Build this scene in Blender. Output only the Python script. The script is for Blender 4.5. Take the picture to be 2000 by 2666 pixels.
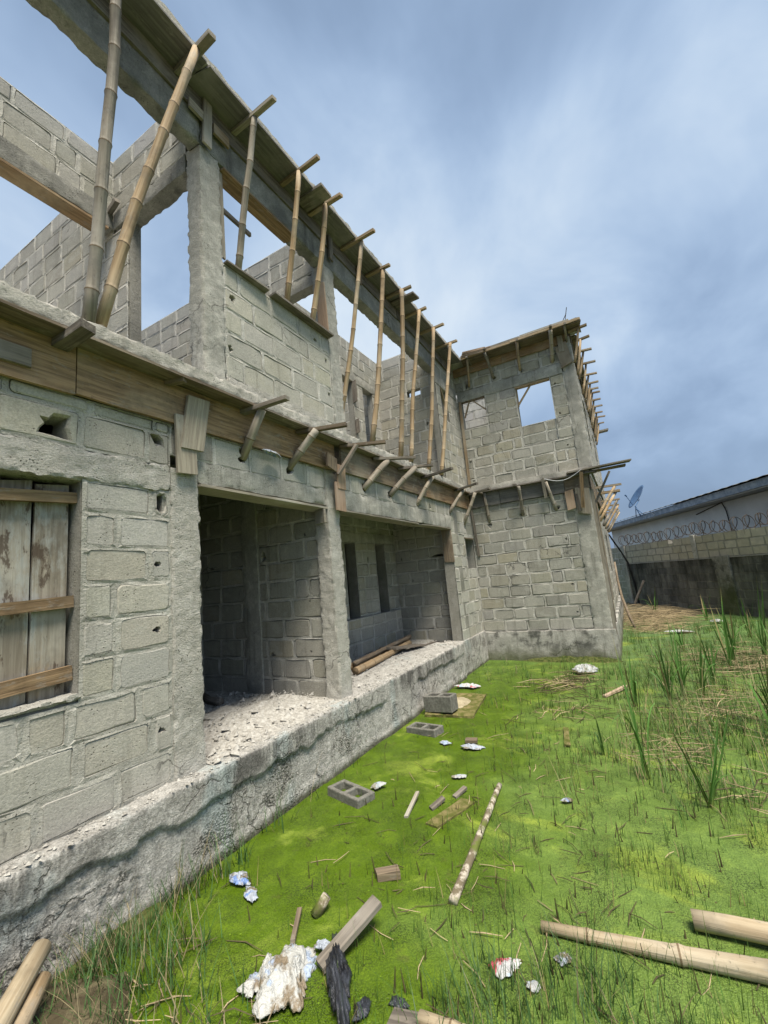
import bpy, bmesh, math, random
from mathutils import Vector, Matrix, noise
random.seed(7)
rnd = random.random
U = random.uniform
scene = bpy.context.scene
for o in list(bpy.data.objects):
    bpy.data.objects.remove(o)
COL = scene.collection

# ------------------------------------------------------------------ camera
F_PX = 1120.42
CAM = Vector((0.0, 0.0, 2.0))
RX = Vector((0.49038501, -0.86665413, -0.09183222))    # image right
RY = Vector((0.09207948, 0.15630558, -0.98340731))     # image down
RZ = Vector((0.86662789, 0.47379234, 0.15645098))      # view direction
cam_data = bpy.data.cameras.new('camera')
cam = bpy.data.objects.new('camera', cam_data)
COL.objects.link(cam)
cam_data.sensor_fit = 'HORIZONTAL'
cam_data.sensor_width = 36.0
cam_data.lens = 36.0 * F_PX / 2000.0
cam_data.clip_start = 0.05
cam_data.clip_end = 1000.0
cam.matrix_world = Matrix(((RX.x, -RY.x, -RZ.x, CAM.x), (RX.y, -RY.y, -RZ.y, CAM.y), (RX.z, -RY.z, -RZ.z, CAM.z), (0, 0, 0, 1)))
scene.camera = cam

# ------------------------------------------------------------------ sky, sun, exposure
SUN_ELEV, SUN_AZ = 66.0, 232.0       # azimuth: direction towards the sun in the xy plane, degrees from +x
world = bpy.data.worlds.new('World')
scene.world = world
world.use_nodes = True
wt = world.node_tree
wt.nodes.clear()


class NT:
    """small helper for writing node trees"""
    def __init__(self, tree):
        self.t = tree

    def n(self, typ, **kw):
        nd = self.t.nodes.new(typ)
        for k, v in kw.items():
            setattr(nd, k, v)
        return nd

    def put(self, sock, v):
        if isinstance(v, bpy.types.NodeSocket):
            self.t.links.new(v, sock)
        elif v is not None:
            try:
                sock.default_value = v
            except Exception:
                sock.default_value = (v[0], v[1], v[2], 1.0)

    def math(self, op, a, b=None, clamp=False):
        nd = self.n('ShaderNodeMath', operation=op, use_clamp=clamp)
        self.put(nd.inputs[0], a)
        if b is not None:
            self.put(nd.inputs[1], b)
        return nd.outputs[0]

    def vmath(self, op, a, b=None):
        nd = self.n('ShaderNodeVectorMath', operation=op)
        self.put(nd.inputs[0], a)
        if b is not None:
            self.put(nd.inputs[1], b)
        return nd.outputs[0]

    def noise(self, vec, scale, detail=4.0, rough=0.55, dist=0.0):
        nd = self.n('ShaderNodeTexNoise')
        self.put(nd.inputs['Vector'], vec)
        nd.inputs['Scale'].default_value = scale
        nd.inputs['Detail'].default_value = detail
        nd.inputs['Roughness'].default_value = rough
        nd.inputs['Distortion'].default_value = dist
        return nd.outputs['Fac']

    def voro(self, vec, scale, feature='F1', out='Distance'):
        nd = self.n('ShaderNodeTexVoronoi', feature=feature)
        self.put(nd.inputs['Vector'], vec)
        nd.inputs['Scale'].default_value = scale
        return nd.outputs[out]

    def ramp(self, fac, lo, hi):
        nd = self.n('ShaderNodeMapRange')
        nd.interpolation_type = 'SMOOTHSTEP'
        self.put(nd.inputs[0], fac)
        nd.inputs[1].default_value = lo
        nd.inputs[2].default_value = hi
        return nd.outputs[0]

    def mix(self, fac, a, b, mode='MIX'):
        nd = self.n('ShaderNodeMix', data_type='RGBA', blend_type=mode)
        self.put(nd.inputs[0], fac)
        for sock, v in ((nd.inputs[6], a), (nd.inputs[7], b)):
            if isinstance(v, (tuple, list)):
                sock.default_value = (v[0], v[1], v[2], 1.0)
            else:
                self.put(sock, v)
        return nd.outputs[2]

    def bump(self, height, dist, normal=None, strength=1.0):
        nd = self.n('ShaderNodeBump')
        nd.inputs['Strength'].default_value = strength
        nd.inputs['Distance'].default_value = dist
        self.put(nd.inputs['Height'], height)
        if normal is not None:
            self.put(nd.inputs['Normal'], normal)
        return nd.outputs[0]

    def sep(self, vec):
        nd = self.n('ShaderNodeSeparateXYZ')
        self.put(nd.inputs[0], vec)
        return nd.outputs

    def scale(self, vec, s):
        nd = self.n('ShaderNodeMapping')
        self.put(nd.inputs['Vector'], vec)
        nd.inputs['Scale'].default_value = s
        return nd.outputs[0]


EXPO = 2.05
K = 1.0 / (2.0 ** EXPO)
w = NT(wt)
tc = w.n('ShaderNodeTexCoord')
dirv = tc.outputs['Generated']
sx = w.sep(dirv)
zz = w.math('MAXIMUM', sx[2], 0.0)
den = w.math('ADD', zz, 0.62)
comb = w.n('ShaderNodeCombineXYZ')
w.put(comb.inputs[0], w.math('DIVIDE', sx[0], den))
w.put(comb.inputs[1], w.math('DIVIDE', sx[1], den))
comb.inputs[2].default_value = 4.3
c1 = w.noise(w.vmath('ADD', comb.outputs[0], (8.68, 6.70, 1.45)), 1.5, 4.0, 0.45, 0.2)
c2 = w.noise(w.vmath('ADD', comb.outputs[0], (7.1, 3.3, 0.0)), 3.4, 5.0, 0.55, 0.35)
cloud = w.math('ADD', w.math('MULTIPLY', c1, 0.60), w.math('MULTIPLY', c2, 0.40))
elev_hi = w.ramp(zz, 0.50, 0.95)
elev_lo = w.ramp(zz, 0.32, 0.04)
fac = w.math('SUBTRACT', cloud, w.math('ADD', w.math('MULTIPLY', elev_hi, 0.16), w.math('MULTIPLY', elev_lo, 0.10)))
ccol = w.n('ShaderNodeValToRGB')
ccol.color_ramp.interpolation = 'B_SPLINE'
els = ccol.color_ramp.elements
els[0].position = 0.26
els[0].color = (0.215 * K, 0.305 * K, 0.455 * K, 1)
els[1].position = 0.66
els[1].color = (0.78 * K, 0.88 * K, 0.97 * K, 1)
for p_, c_ in ((0.38, (0.28, 0.395, 0.575)), (0.46, (0.375, 0.51, 0.715)), (0.55, (0.52, 0.665, 0.855))):
    e = els.new(p_)
    e.color = (c_[0] * K, c_[1] * K, c_[2] * K, 1)
w.put(ccol.inputs[0], fac)
nish = w.n('ShaderNodeTexSky', sky_type='NISHITA')
nish.sun_disc = False
nish.sun_elevation = math.radians(SUN_ELEV)
nish.sun_rotation = math.radians(90.0 - SUN_AZ)
nish.air_density = 1.0
nish.dust_density = 2.0
bg1 = w.n('ShaderNodeBackground')
w.put(bg1.inputs[0], nish.outputs[0])
bg1.inputs[1].default_value = 0.05
bg2 = w.n('ShaderNodeBackground')
w.put(bg2.inputs[0], ccol.outputs[0])
bg2.inputs[1].default_value = 1.0
mx = w.n('ShaderNodeMixShader')
mx.inputs[0].default_value = 0.93
wt.links.new(bg1.outputs[0], mx.inputs[1])
wt.links.new(bg2.outputs[0], mx.inputs[2])
wo = w.n('ShaderNodeOutputWorld')
wt.links.new(mx.outputs[0], wo.inputs[0])

sun_d = bpy.data.lights.new('sun', 'SUN')
sun_d.energy = 1.5
sun_d.angle = math.radians(24)
sun_d.color = (1.0, 0.93, 0.80)
sun = bpy.data.objects.new('sun', sun_d)
COL.objects.link(sun)
ce, se = math.cos(math.radians(SUN_ELEV)), math.sin(math.radians(SUN_ELEV))
sdir = Vector((ce * math.cos(math.radians(SUN_AZ)), ce * math.sin(math.radians(SUN_AZ)), se))
sun.rotation_euler = sdir.to_track_quat('Z', 'Y').to_euler()
sun.location = (-10, -10, 30)

scene.view_settings.view_transform = 'Standard'
scene.view_settings.look = 'None'
scene.view_settings.exposure = EXPO
scene.view_settings.gamma = 1.0
scene.view_settings.use_curve_mapping = False
scene.cycles.max_bounces = 6
scene.cycles.diffuse_bounces = 1

# ------------------------------------------------------------------ materials
def new_mat(name):
    m = bpy.data.materials.new(name)
    m.use_nodes = True
    t = m.node_tree
    t.nodes.clear()
    h = NT(t)
    b = h.n('ShaderNodeBsdfPrincipled')
    out = h.n('ShaderNodeOutputMaterial')
    t.links.new(b.outputs[0], out.inputs[0])
    b.inputs['Roughness'].default_value = 0.92
    b.inputs['Specular IOR Level'].default_value = 0.2
    return m, h, b


def pos(h):
    return h.n('ShaderNodeNewGeometry').outputs['Position']


def concrete(name, base, dark, light, streak=0.5, pit=0.5, bumpd=0.012, tint=False, algae=None, slurry=0.0, grit=1.0):
    """cement surface: mottling, rain streaks, pits; tint=True multiplies a per-block colour attribute"""
    m, h, b = new_mat(name)
    p = pos(h)
    big = h.noise(p, 1.3, 5.0, 0.6)
    mid = h.noise(p, 7.0, 6.0, 0.70)
    fine = h.noise(p, 75.0, 5.0, 0.75)
    if tint:
        at = h.n('ShaderNodeAttribute', attribute_name='tint')
        c = at.outputs['Color']
        c = h.mix(h.ramp(mid, 0.45, 0.75), c, h.mix(1.0, c, light, 'MULTIPLY'))
        c = h.mix(h.math('MULTIPLY', h.ramp(big, 0.5, 0.75), 0.55), c, h.mix(1.0, c, dark, 'MULTIPLY'))
    else:
        c = h.mix(h.ramp(mid, 0.42, 0.66), base, light)
        c = h.mix(h.ramp(big, 0.46, 0.70), c, dark)
    if slurry:
        sl = h.ramp(h.noise(h.scale(p, (1.0, 1.0, 1.5)), 3.2, 7.0, 0.72, 0.6), 0.53, 0.60)
        c = h.mix(h.math('MULTIPLY', sl, slurry), c, (0.43, 0.42, 0.375))
    st = h.noise(h.scale(p, (9.0, 9.0, 0.7)), 1.0, 4.0, 0.6)
    c = h.mix(h.math('MULTIPLY', h.ramp(st, 0.52, 0.74), streak), c, h.mix(1.0, c, (0.50, 0.50, 0.48), 'MULTIPLY'))
    # sand grain and dark trowel marks
    c = h.mix(1.0, c, h.mix(h.ramp(fine, 0.30, 0.72), (0.87, 0.865, 0.855), (1.27, 1.26, 1.24)), 'MULTIPLY')
    sc = h.noise(h.scale(p, (14.0, 14.0, 30.0)), 1.0, 5.0, 0.7, 1.2)
    c = h.mix(h.math('MULTIPLY', h.ramp(sc, 0.60, 0.70), 0.35), c, h.mix(1.0, c, (0.58, 0.58, 0.57), 'MULTIPLY'))
    wv = h.n('ShaderNodeVectorMath', operation='ADD')
    h.put(wv.inputs[0], p)
    nz_ = h.n('ShaderNodeTexNoise')
    nz_.inputs['Scale'].default_value = 4.0
    nz_.inputs['Detail'].default_value = 5.0
    h.put(nz_.inputs['Vector'], p)
    sc_v = h.n('ShaderNodeVectorMath', operation='SCALE')
    h.put(sc_v.inputs[0], nz_.outputs['Color'])
    sc_v.inputs['Scale'].default_value = 0.35
    h.put(wv.inputs[1], sc_v.outputs[0])
    ck = h.math('MULTIPLY', h.ramp(h.voro(wv.outputs[0], 1.6, 'DISTANCE_TO_EDGE'), 0.014, 0.004), h.ramp(h.noise(p, 1.1, 3.0), 0.56, 0.66))
    c = h.mix(h.math('MULTIPLY', ck, 0.65), c, (0.055, 0.053, 0.048))
    vo = h.voro(p, 42.0)
    pits = h.math('MULTIPLY', h.ramp(vo, 0.24, 0.08), h.ramp(h.noise(p, 5.0, 3.0), 0.48, 0.62))
    c = h.mix(h.math('MULTIPLY', pits, pit), c, (0.07, 0.07, 0.06))
    if algae:
        z = h.sep(p)[2]
        bd_ = h.math('MULTIPLY', h.ramp(z, 0.12, 0.42), h.ramp(h.noise(p, 2.6, 6.0, 0.7), 0.47, 0.60))
        c = h.mix(h.math('MULTIPLY', bd_, 0.72), c, (0.065, 0.065, 0.058))
        nz = h.math('ADD', z, h.math('MULTIPLY', h.noise(p, 4.0, 5.0), -0.45))
        c = h.mix(h.math('MULTIPLY', h.ramp(nz, algae[0], algae[1]), 0.8), c, (0.085, 0.095, 0.035))
    h.put(b.inputs['Base Color'], c)
    hg = h.math('ADD', h.math('MULTIPLY', mid, 0.45), h.math('MULTIPLY', fine, 0.30 * grit))
    hg = h.math('ADD', hg, h.math('MULTIPLY', sc, 0.25))
    hg = h.math('SUBTRACT', hg, h.math('MULTIPLY', pits, 0.5))
    h.put(b.inputs['Normal'], h.bump(hg, bumpd))
    return m


M = {}
M['block'] = concrete('block_cement', None, (0.72, 0.72, 0.70), (1.14, 1.13, 1.11), 0.5, 0.6, 0.014, tint=True, slurry=0.5)
M['mortar'] = concrete('mortar', (0.47, 0.455, 0.41), (0.37, 0.36, 0.315), (0.56, 0.545, 0.50), 0.3, 0.5, 0.03)
M['mortar_grey'] = concrete('grey_mortar', (0.385, 0.373, 0.33), (0.31, 0.30, 0.265), (0.47, 0.46, 0.415), 0.3, 0.5, 0.03)
M['core'] = concrete('wall_core', (0.27, 0.26, 0.23), (0.20, 0.20, 0.17), (0.32, 0.31, 0.28), 0.3, 0.5, 0.02)
M['concrete'] = concrete('cast_concrete', (0.345, 0.335, 0.298), (0.245, 0.242, 0.22), (0.47, 0.455, 0.41), 0.7, 0.9, 0.022)
M['rough'] = concrete('rough_cast_concrete', (0.46, 0.445, 0.40), (0.37, 0.36, 0.32), (0.57, 0.555, 0.51), 0.25, 1.0, 0.05, grit=1.4)
M['slab'] = concrete('slab_concrete', (0.40, 0.385, 0.34), (0.27, 0.26, 0.23), (0.50, 0.48, 0.435), 0.6, 0.9, 0.03)
M['wing_base'] = concrete('damp_base_concrete', (0.38, 0.368, 0.335), (0.17, 0.168, 0.155), (0.50, 0.485, 0.45), 0.9, 0.9, 0.04, algae=(0.10, -0.22))


def old_wall_mat():
    """boundary wall: sandy blocks above, black weather stain running down below the old coping"""
    m, h, b = new_mat('weathered_wall')
    p = pos(h)
    z = h.sep(p)[2]
    mid = h.noise(p, 6.0, 5.0, 0.7)
    at = h.n('ShaderNodeAttribute', attribute_name='tint')
    c = h.mix(h.ramp(mid, 0.4, 0.7), at.outputs['Color'], h.mix(1.0, at.outputs['Color'], (1.2, 1.2, 1.18), 'MULTIPLY'))
    st = h.noise(h.scale(p, (4.0, 4.0, 0.9)), 1.0, 6.0, 0.68)
    bg = h.noise(p, 0.9, 4.0, 0.6)
    low = h.ramp(z, 1.79, 1.74)
    m1 = h.math('ADD', h.math('MULTIPLY', st, 0.7), h.math('MULTIPLY', bg, 0.5))
    m1 = h.math('ADD', m1, h.math('MULTIPLY', h.ramp(z, 0.5, 1.75), 0.13))
    c = h.mix(h.math('MULTIPLY', low, h.math('ADD', 0.30, h.math('MULTIPLY', h.ramp(m1, 0.50, 0.90), 0.66))), c, (0.022, 0.022, 0.019))
    up = h.math('MULTIPLY', h.ramp(st, 0.58, 0.72), h.ramp(z, 1.7, 1.8))
    c = h.mix(h.math('MULTIPLY', up, 0.5), c, (0.14, 0.13, 0.10))
    h.put(b.inputs['Base Color'], c)
    h.put(b.inputs['Normal'], h.bump(mid, 0.012))
    return m


M['old_wall'] = old_wall_mat()


def plinth_mat():
    m, h, b = new_mat('plinth_render')
    p = pos(h)
    s = h.sep(p)
    z = s[2]
    big = h.noise(p, 1.6, 5.0, 0.6)
    mid = h.noise(p, 9.0, 5.0, 0.65)
    c = h.mix(h.ramp(mid, 0.38, 0.68), (0.42, 0.405, 0.375), (0.58, 0.562, 0.527))
    dr_ = h.noise(h.scale(p, (11.0, 11.0, 0.9)), 1.0, 5.0, 0.65)
    c = h.mix(h.math('MULTIPLY', h.ramp(dr_, 0.55, 0.68), 0.5), c, (0.19, 0.182, 0.165))
    # honeycombed gravel
    v = h.voro(h.vmath('ADD', p, h.vmath('SCALE', h.n('ShaderNodeTexNoise').outputs['Color'], None)) if False else p, 58.0)
    vc = h.voro(p, 58.0, out='Color')
    grav = h.math('MULTIPLY', h.ramp(h.noise(p, 2.2, 7.0, 0.75), 0.52, 0.62), h.ramp(h.math('ADD', z, h.math('MULTIPLY', mid, 0.2)), 0.72, 0.58))
    pebble = h.mix(h.sep(vc)[0], (0.29, 0.275, 0.245), (0.50, 0.48, 0.44))
    c = h.mix(grav, c, h.mix(h.ramp(v, 0.42, 0.75), pebble, (0.15, 0.145, 0.13)))
    # dark weather stain under the lip
    st = h.noise(h.scale(p, (7.0, 7.0, 1.2)), 1.0, 6.0, 0.7)
    band = h.math('MULTIPLY', h.ramp(z, 0.36, 0.56), h.ramp(z, 0.672, 0.645))
    lipst = h.math('MULTIPLY', h.ramp(h.noise(h.scale(p, (1.3, 1.3, 0.3)), 1.0, 4.0), 0.40, 0.54), h.ramp(st, 0.36, 0.56))
    c = h.mix(h.math('MULTIPLY', h.math('MULTIPLY', band, lipst), 0.8), c, (0.085, 0.08, 0.075))
    # bluish lime bloom
    c = h.mix(h.math('MULTIPLY', h.ramp(h.noise(h.scale(p, (2.2, 2.2, 1.0)), 1.0, 4.0), 0.56, 0.70), 0.6), c, (0.46, 0.53, 0.53))
    nz_ = h.n('ShaderNodeTexNoise')
    nz_.inputs['Scale'].default_value = 3.5
    nz_.inputs['Detail'].default_value = 6.0
    h.put(nz_.inputs['Vector'], p)
    sv_ = h.n('ShaderNodeVectorMath', operation='SCALE')
    h.put(sv_.inputs[0], nz_.outputs['Color'])
    sv_.inputs['Scale'].default_value = 0.5
    wv_ = h.vmath('ADD', p, sv_.outputs[0])
    ck_ = h.math('MULTIPLY', h.ramp(h.voro(wv_, 2.1, 'DISTANCE_TO_EDGE'), 0.020, 0.006), h.ramp(h.noise(p, 1.3, 3.0), 0.44, 0.54))
    ck2 = h.math('MULTIPLY', h.ramp(h.voro(wv_, 7.0, 'DISTANCE_TO_EDGE'), 0.03, 0.01), h.ramp(h.noise(p, 2.1, 3.0), 0.54, 0.62))
    cks = h.math('MULTIPLY', h.math('MAXIMUM', ck_, ck2), h.ramp(z, 0.66, 0.60))
    c = h.mix(h.math('MULTIPLY', cks, 0.55), c, (0.09, 0.086, 0.078))
    scm = h.noise(h.scale(p, (9.0, 9.0, 16.0)), 1.0, 7.0, 0.78, 0.8)
    c = h.mix(h.math('MULTIPLY', h.ramp(scm, 0.55, 0.68), 0.38), c, h.mix(1.0, c, (0.52, 0.51, 0.49), 'MULTIPLY'))
    # damp green line at the water
    nz = h.math('ADD', z, h.math('MULTIPLY', h.noise(p, 5.0, 4.0), -0.10))
    c = h.mix(h.math('MULTIPLY', h.ramp(nz, 0.03, -0.04), 0.85), c, (0.09, 0.085, 0.05))
    c = h.mix(1.0, c, h.mix(h.ramp(h.noise(p, 65.0, 5.0, 0.75), 0.32, 0.70), (0.62, 0.62, 0.61), (1.38, 1.37, 1.36)), 'MULTIPLY')
    h.put(b.inputs['Base Color'], c)
    hg = h.math('ADD', h.math('MULTIPLY', mid, 0.6), h.math('MULTIPLY', h.noise(p, 60.0, 5.0, 0.75), 0.9))
    hg = h.math('SUBTRACT', hg, h.math('ADD', h.math('MULTIPLY', cks, 0.9), h.math('MULTIPLY', scm, 0.6)))
    n1 = h.bump(hg, 0.020)
    n2 = h.bump(h.math('MULTIPLY', grav, h.math('SUBTRACT', 0.6, v)), 0.018, n1)
    h.put(b.inputs['Normal'], n2)
    return m


M['plinth'] = plinth_mat()
M['shade_toned_concrete'] = concrete('shade_toned_beam_concrete', (0.235, 0.232, 0.215), (0.15, 0.15, 0.142), (0.33, 0.325, 0.30), 0.8, 0.9, 0.022)  # darker copy of the cast concrete; shade on upper beams put into its colour


def wood(name, base, dark, light, gscale=1.0, blotch=0.5, rough=0.85):
    m, h, b = new_mat(name)
    tcn = h.n('ShaderNodeTexCoord')
    oi = h.n('ShaderNodeObjectInfo')
    p = h.vmath('ADD', tcn.outputs['Object'], h.vmath('SCALE', oi.outputs['Location'], None))
    off = h.n('ShaderNodeVectorMath', operation='SCALE')
    h.put(off.inputs[0], (3.1, 7.7, 5.3))
    h.put(off.inputs['Scale'], h.math('MULTIPLY', oi.outputs['Random'], 9.0))
    p = h.vmath('ADD', tcn.outputs['Object'], off.outputs[0])
    g = h.noise(h.scale(p, (2.0 * gscale, 38.0, 38.0)), 1.0, 4.0, 0.6, 0.6)
    bl = h.noise(p, 3.2, 5.0, 0.6)
    c = h.mix(h.ramp(g, 0.35, 0.68), dark, base)
    c = h.mix(h.ramp(h.noise(p, 1.6, 3.0), 0.5, 0.7), c, light)
    c = h.mix(h.math('MULTIPLY', h.ramp(bl, 0.50, 0.68), blotch), c, h.mix(1.0, c, (0.42, 0.42, 0.42), 'MULTIPLY'))
    spl = h.noise(h.scale(p, (1.0, 2.2, 2.2)), 6.5, 6.0, 0.72)
    c = h.mix(h.math('MULTIPLY', h.ramp(spl, 0.55, 0.68), blotch * 0.8), c, (0.33, 0.315, 0.285))
    c = h.mix(h.math('MULTIPLY', h.ramp(h.noise(h.scale(h.vmath('ADD', p, (8.0, 3.0, 1.0)), (1.0, 2.5, 2.5)), 9.0, 5.0, 0.7), 0.60, 0.70), blotch * 0.8), c, (0.075, 0.06, 0.05))
    v = h.mix(oi.outputs['Random'], (0.80, 0.80, 0.80), (1.18, 1.16, 1.12))
    c = h.mix(1.0, c, v, 'MULTIPLY')
    h.put(b.inputs['Base Color'], c)
    b.inputs['Roughness'].default_value = rough
    h.put(b.inputs['Normal'], h.bump(g, 0.006))
    return m


M['form'] = wood('formwork_timber', (0.40, 0.272, 0.160), (0.21, 0.142, 0.085), (0.43, 0.33, 0.22), 1.0, 0.62)
M['form_old'] = wood('old_formwork_timber', (0.235, 0.185, 0.130), (0.135, 0.105, 0.078), (0.29, 0.25, 0.195), 1.0, 0.6)
M['ply'] = wood('grey_plywood', (0.19, 0.182, 0.176), (0.12, 0.115, 0.112), (0.24, 0.23, 0.222), 0.7, 0.5)
M['patch'] = wood('pale_patch_timber', (0.37, 0.335, 0.27), (0.25, 0.22, 0.18), (0.42, 0.40, 0.35), 1.0, 0.35)
M['pink'] = wood('raw_timber', (0.46, 0.33, 0.24), (0.33, 0.23, 0.16), (0.50, 0.38, 0.29), 1.0, 0.2)
M['grey_wood'] = wood('weathered_timber', (0.24, 0.21, 0.175), (0.12, 0.105, 0.09), (0.30, 0.275, 0.24), 1.0, 0.6)
M['stick'] = wood('timber_batten', (0.40, 0.31, 0.205), (0.26, 0.19, 0.12), (0.45, 0.38, 0.29), 1.0, 0.35)
M['batten'] = wood('brown_batten', (0.34, 0.235, 0.135), (0.18, 0.12, 0.068), (0.40, 0.30, 0.195), 1.0, 0.55)
M['bamboo'] = wood('dry_bamboo', (0.48, 0.36, 0.225), (0.32, 0.225, 0.13), (0.52, 0.43, 0.31), 0.6, 0.55, 0.7)
M['bamboo_grey'] = wood('grey_bamboo', (0.36, 0.32, 0.26), (0.23, 0.20, 0.16), (0.42, 0.385, 0.33), 0.6, 0.6, 0.7)
M['node'] = wood('bamboo_node', (0.20, 0.145, 0.09), (0.12, 0.09, 0.055), (0.26, 0.20, 0.13), 0.6, 0.3, 0.7)
M['log'] = wood('peeled_log', (0.47, 0.395, 0.28), (0.33, 0.26, 0.17), (0.52, 0.46, 0.36), 0.6, 0.6, 0.75)
M['window_board'] = wood('paint_stained_board', (0.32, 0.29, 0.24), (0.19, 0.165, 0.13), (0.40, 0.38, 0.33), 0.8, 0.6)
_t = M['window_board'].node_tree
_h = NT(_t)
_b = [n_ for n_ in _t.nodes if n_.type == 'BSDF_PRINCIPLED'][0]
_c = _b.inputs['Base Color'].links[0].from_socket
_p = pos(_h)
_c = _h.mix(_h.math('MULTIPLY', _h.ramp(_h.noise(_h.scale(_p, (1.0, 1.0, 0.35)), 4.0, 6.0, 0.7), 0.54, 0.64), 0.6), _c, (0.40, 0.415, 0.395))
_c = _h.mix(_h.math('MULTIPLY', _h.ramp(_h.noise(_h.scale(_h.vmath('ADD', _p, (4.0, 1.0, 9.0)), (1.0, 1.0, 0.4)), 7.0, 5.0, 0.7), 0.57, 0.63), 0.8), _c, (0.075, 0.05, 0.035))
_c = _h.mix(_h.math('MULTIPLY', _h.ramp(_h.noise(_h.scale(_h.vmath('ADD', _p, (1.0, 7.0, 2.0)), (1.0, 1.0, 0.5)), 3.0, 5.0, 0.7), 0.56, 0.66), 0.5), _c, (0.40, 0.29, 0.14))
_h.put(_b.inputs['Base Color'], _c)


def bark_mat():
    m, h, b = new_mat('mossy_bark')
    p = pos(h)
    a = h.noise(p, 14.0, 5.0, 0.65)
    c = h.mix(h.ramp(a, 0.46, 0.60), (0.17, 0.14, 0.09), (0.52, 0.46, 0.38))
    c = h.mix(h.ramp(h.noise(p, 5.0, 4.0), 0.52, 0.64), c, (0.13, 0.16, 0.035))
    h.put(b.inputs['Base Color'], c)
    h.put(b.inputs['Normal'], h.bump(a, 0.012))
    return m


M['bark'] = bark_mat()


def weed_mat():
    """duckweed carpet: thumbnail fronds, yellow drifts, cooler green to the open side, wet dark gaps"""
    m, h, b = new_mat('duckweed')
    p = pos(h)
    s = h.sep(p)
    warp = h.noise(p, 1.1, 3.0, 0.55)
    side = h.math('ADD', s[1], h.math('MULTIPLY', h.math('SUBTRACT', warp, 0.5), 2.6))
    cool = h.ramp(h.math('SUBTRACT', side, h.math('MULTIPLY', s[0], 0.06)), 1.55, 0.3)
    c = h.mix(cool, (0.080, 0.138, 0.004), (0.128, 0.202, 0.040))
    far = h.ramp(s[0], 6.0, 15.0)
    c = h.mix(far, c, (0.105, 0.18, 0.055))
    # yellow drifts stretched along the wind
    dr = h.noise(h.scale(p, (1.3, 0.9, 1.0)), 1.2, 5.0, 0.62, 0.8)
    c = h.mix(h.math('MULTIPLY', h.ramp(dr, 0.55, 0.70), 0.70), c, (0.235, 0.305, 0.045))
    mp = h.noise(p, 4.5, 5.0, 0.65)
    c = h.mix(h.ramp(mp, 0.50, 0.72), c, h.mix(1.0, c, (1.45, 1.35, 1.3), 'MULTIPLY'))
    c = h.mix(h.math('MULTIPLY', h.ramp(h.noise(h.vmath('ADD', p, (3.0, 8.0, 0.0)), 1.5, 5.0, 0.62), 0.50, 0.70), 0.55), c, (0.050, 0.095, 0.006))
    c = h.mix(h.math('MULTIPLY', h.ramp(h.noise(h.vmath('ADD', p, (9.0, 2.0, 0.0)), 6.0, 5.0, 0.7), 0.58, 0.70), 0.45), c, (0.085, 0.085, 0.025))
    v = h.voro(p, 150.0)
    vc = h.sep(h.voro(p, 150.0, out='Color'))
    c = h.mix(1.0, c, h.mix(vc[0], (0.70, 0.74, 0.7), (1.30, 1.26, 1.2)), 'MULTIPLY')
    gap = h.math('MULTIPLY', h.ramp(v, 0.50, 0.75), h.ramp(h.noise(p, 3.0, 3.0), 0.40, 0.62))
    c = h.mix(h.math('MULTIPLY', gap, 0.8), c, (0.020, 0.032, 0.006))
    spk = h.math('MULTIPLY', h.ramp(h.voro(p, 21.0), 0.16, 0.06), h.ramp(h.noise(p, 1.9, 3.0), 0.5, 0.62))
    c = h.mix(h.math('MULTIPLY', spk, 0.7), c, (0.05, 0.045, 0.02))
    h.put(b.inputs['Base Color'], c)
    h.put(b.inputs['Roughness'], h.mix(h.ramp(mp, 0.40, 0.60), (0.35, 0.35, 0.35), (0.75, 0.75, 0.75)))
    b.inputs['Specular IOR Level'].default_value = 0.3
    hg = h.math('ADD', h.math('MULTIPLY', v, -0.6), h.math('MULTIPLY', mp, 1.5))
    h.put(b.inputs['Normal'], h.bump(hg, 0.006))
    return m


M['duckweed'] = weed_mat()


def tinted(name, rough=0.6, spec=0.3):
    m, h, b = new_mat(name)
    at = h.n('ShaderNodeAttribute', attribute_name='tint')
    h.put(b.inputs['Base Color'], at.outputs['Color'])
    b.inputs['Roughness'].default_value = rough
    b.inputs['Specular IOR Level'].default_value = spec
    return m


M['blade'] = tinted('grass_blades', 0.55, 0.3)
M['straw'] = tinted('dead_stems', 0.85, 0.15)


def simple(name, c1_, c2_, sc=4.0, bumpd=0.01, rough=0.9, spec=0.2):
    m, h, b = new_mat(name)
    p = pos(h)
    a = h.noise(p, sc, 6.0, 0.65)
    h.put(b.inputs['Base Color'], h.mix(h.ramp(a, 0.38, 0.64), c1_, c2_))
    b.inputs['Roughness'].default_value = rough
    b.inputs['Specular IOR Level'].default_value = spec
    h.put(b.inputs['Normal'], h.bump(a, bumpd))
    return m


M['soil'] = simple('wet_soil', (0.075, 0.06, 0.035), (0.17, 0.145, 0.085), 7.0, 0.03)
M['mud'] = simple('mossy_mud', (0.035, 0.050, 0.010), (0.105, 0.115, 0.035), 16.0, 0.03)
M['mossy_wood'] = simple('mossy_wet_wood', (0.095, 0.105, 0.022), (0.23, 0.19, 0.085), 11.0, 0.02)
M['sand'] = simple('sand', (0.33, 0.28, 0.185), (0.44, 0.38, 0.26), 9.0, 0.02)
M['rubble'] = simple('rubble', (0.34, 0.32, 0.285), (0.52, 0.50, 0.455), 22.0, 0.01)
M['hollow'] = simple('hollow_block_cement', (0.145, 0.14, 0.122), (0.215, 0.21, 0.185), 30.0, 0.006)
M['wire'] = simple('rusty_wire', (0.055, 0.045, 0.04), (0.09, 0.075, 0.06), 30.0, 0.0)
M['cable'] = simple('black_cable', (0.02, 0.02, 0.022), (0.03, 0.03, 0.032), 8.0, 0.0, 0.6)
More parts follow.
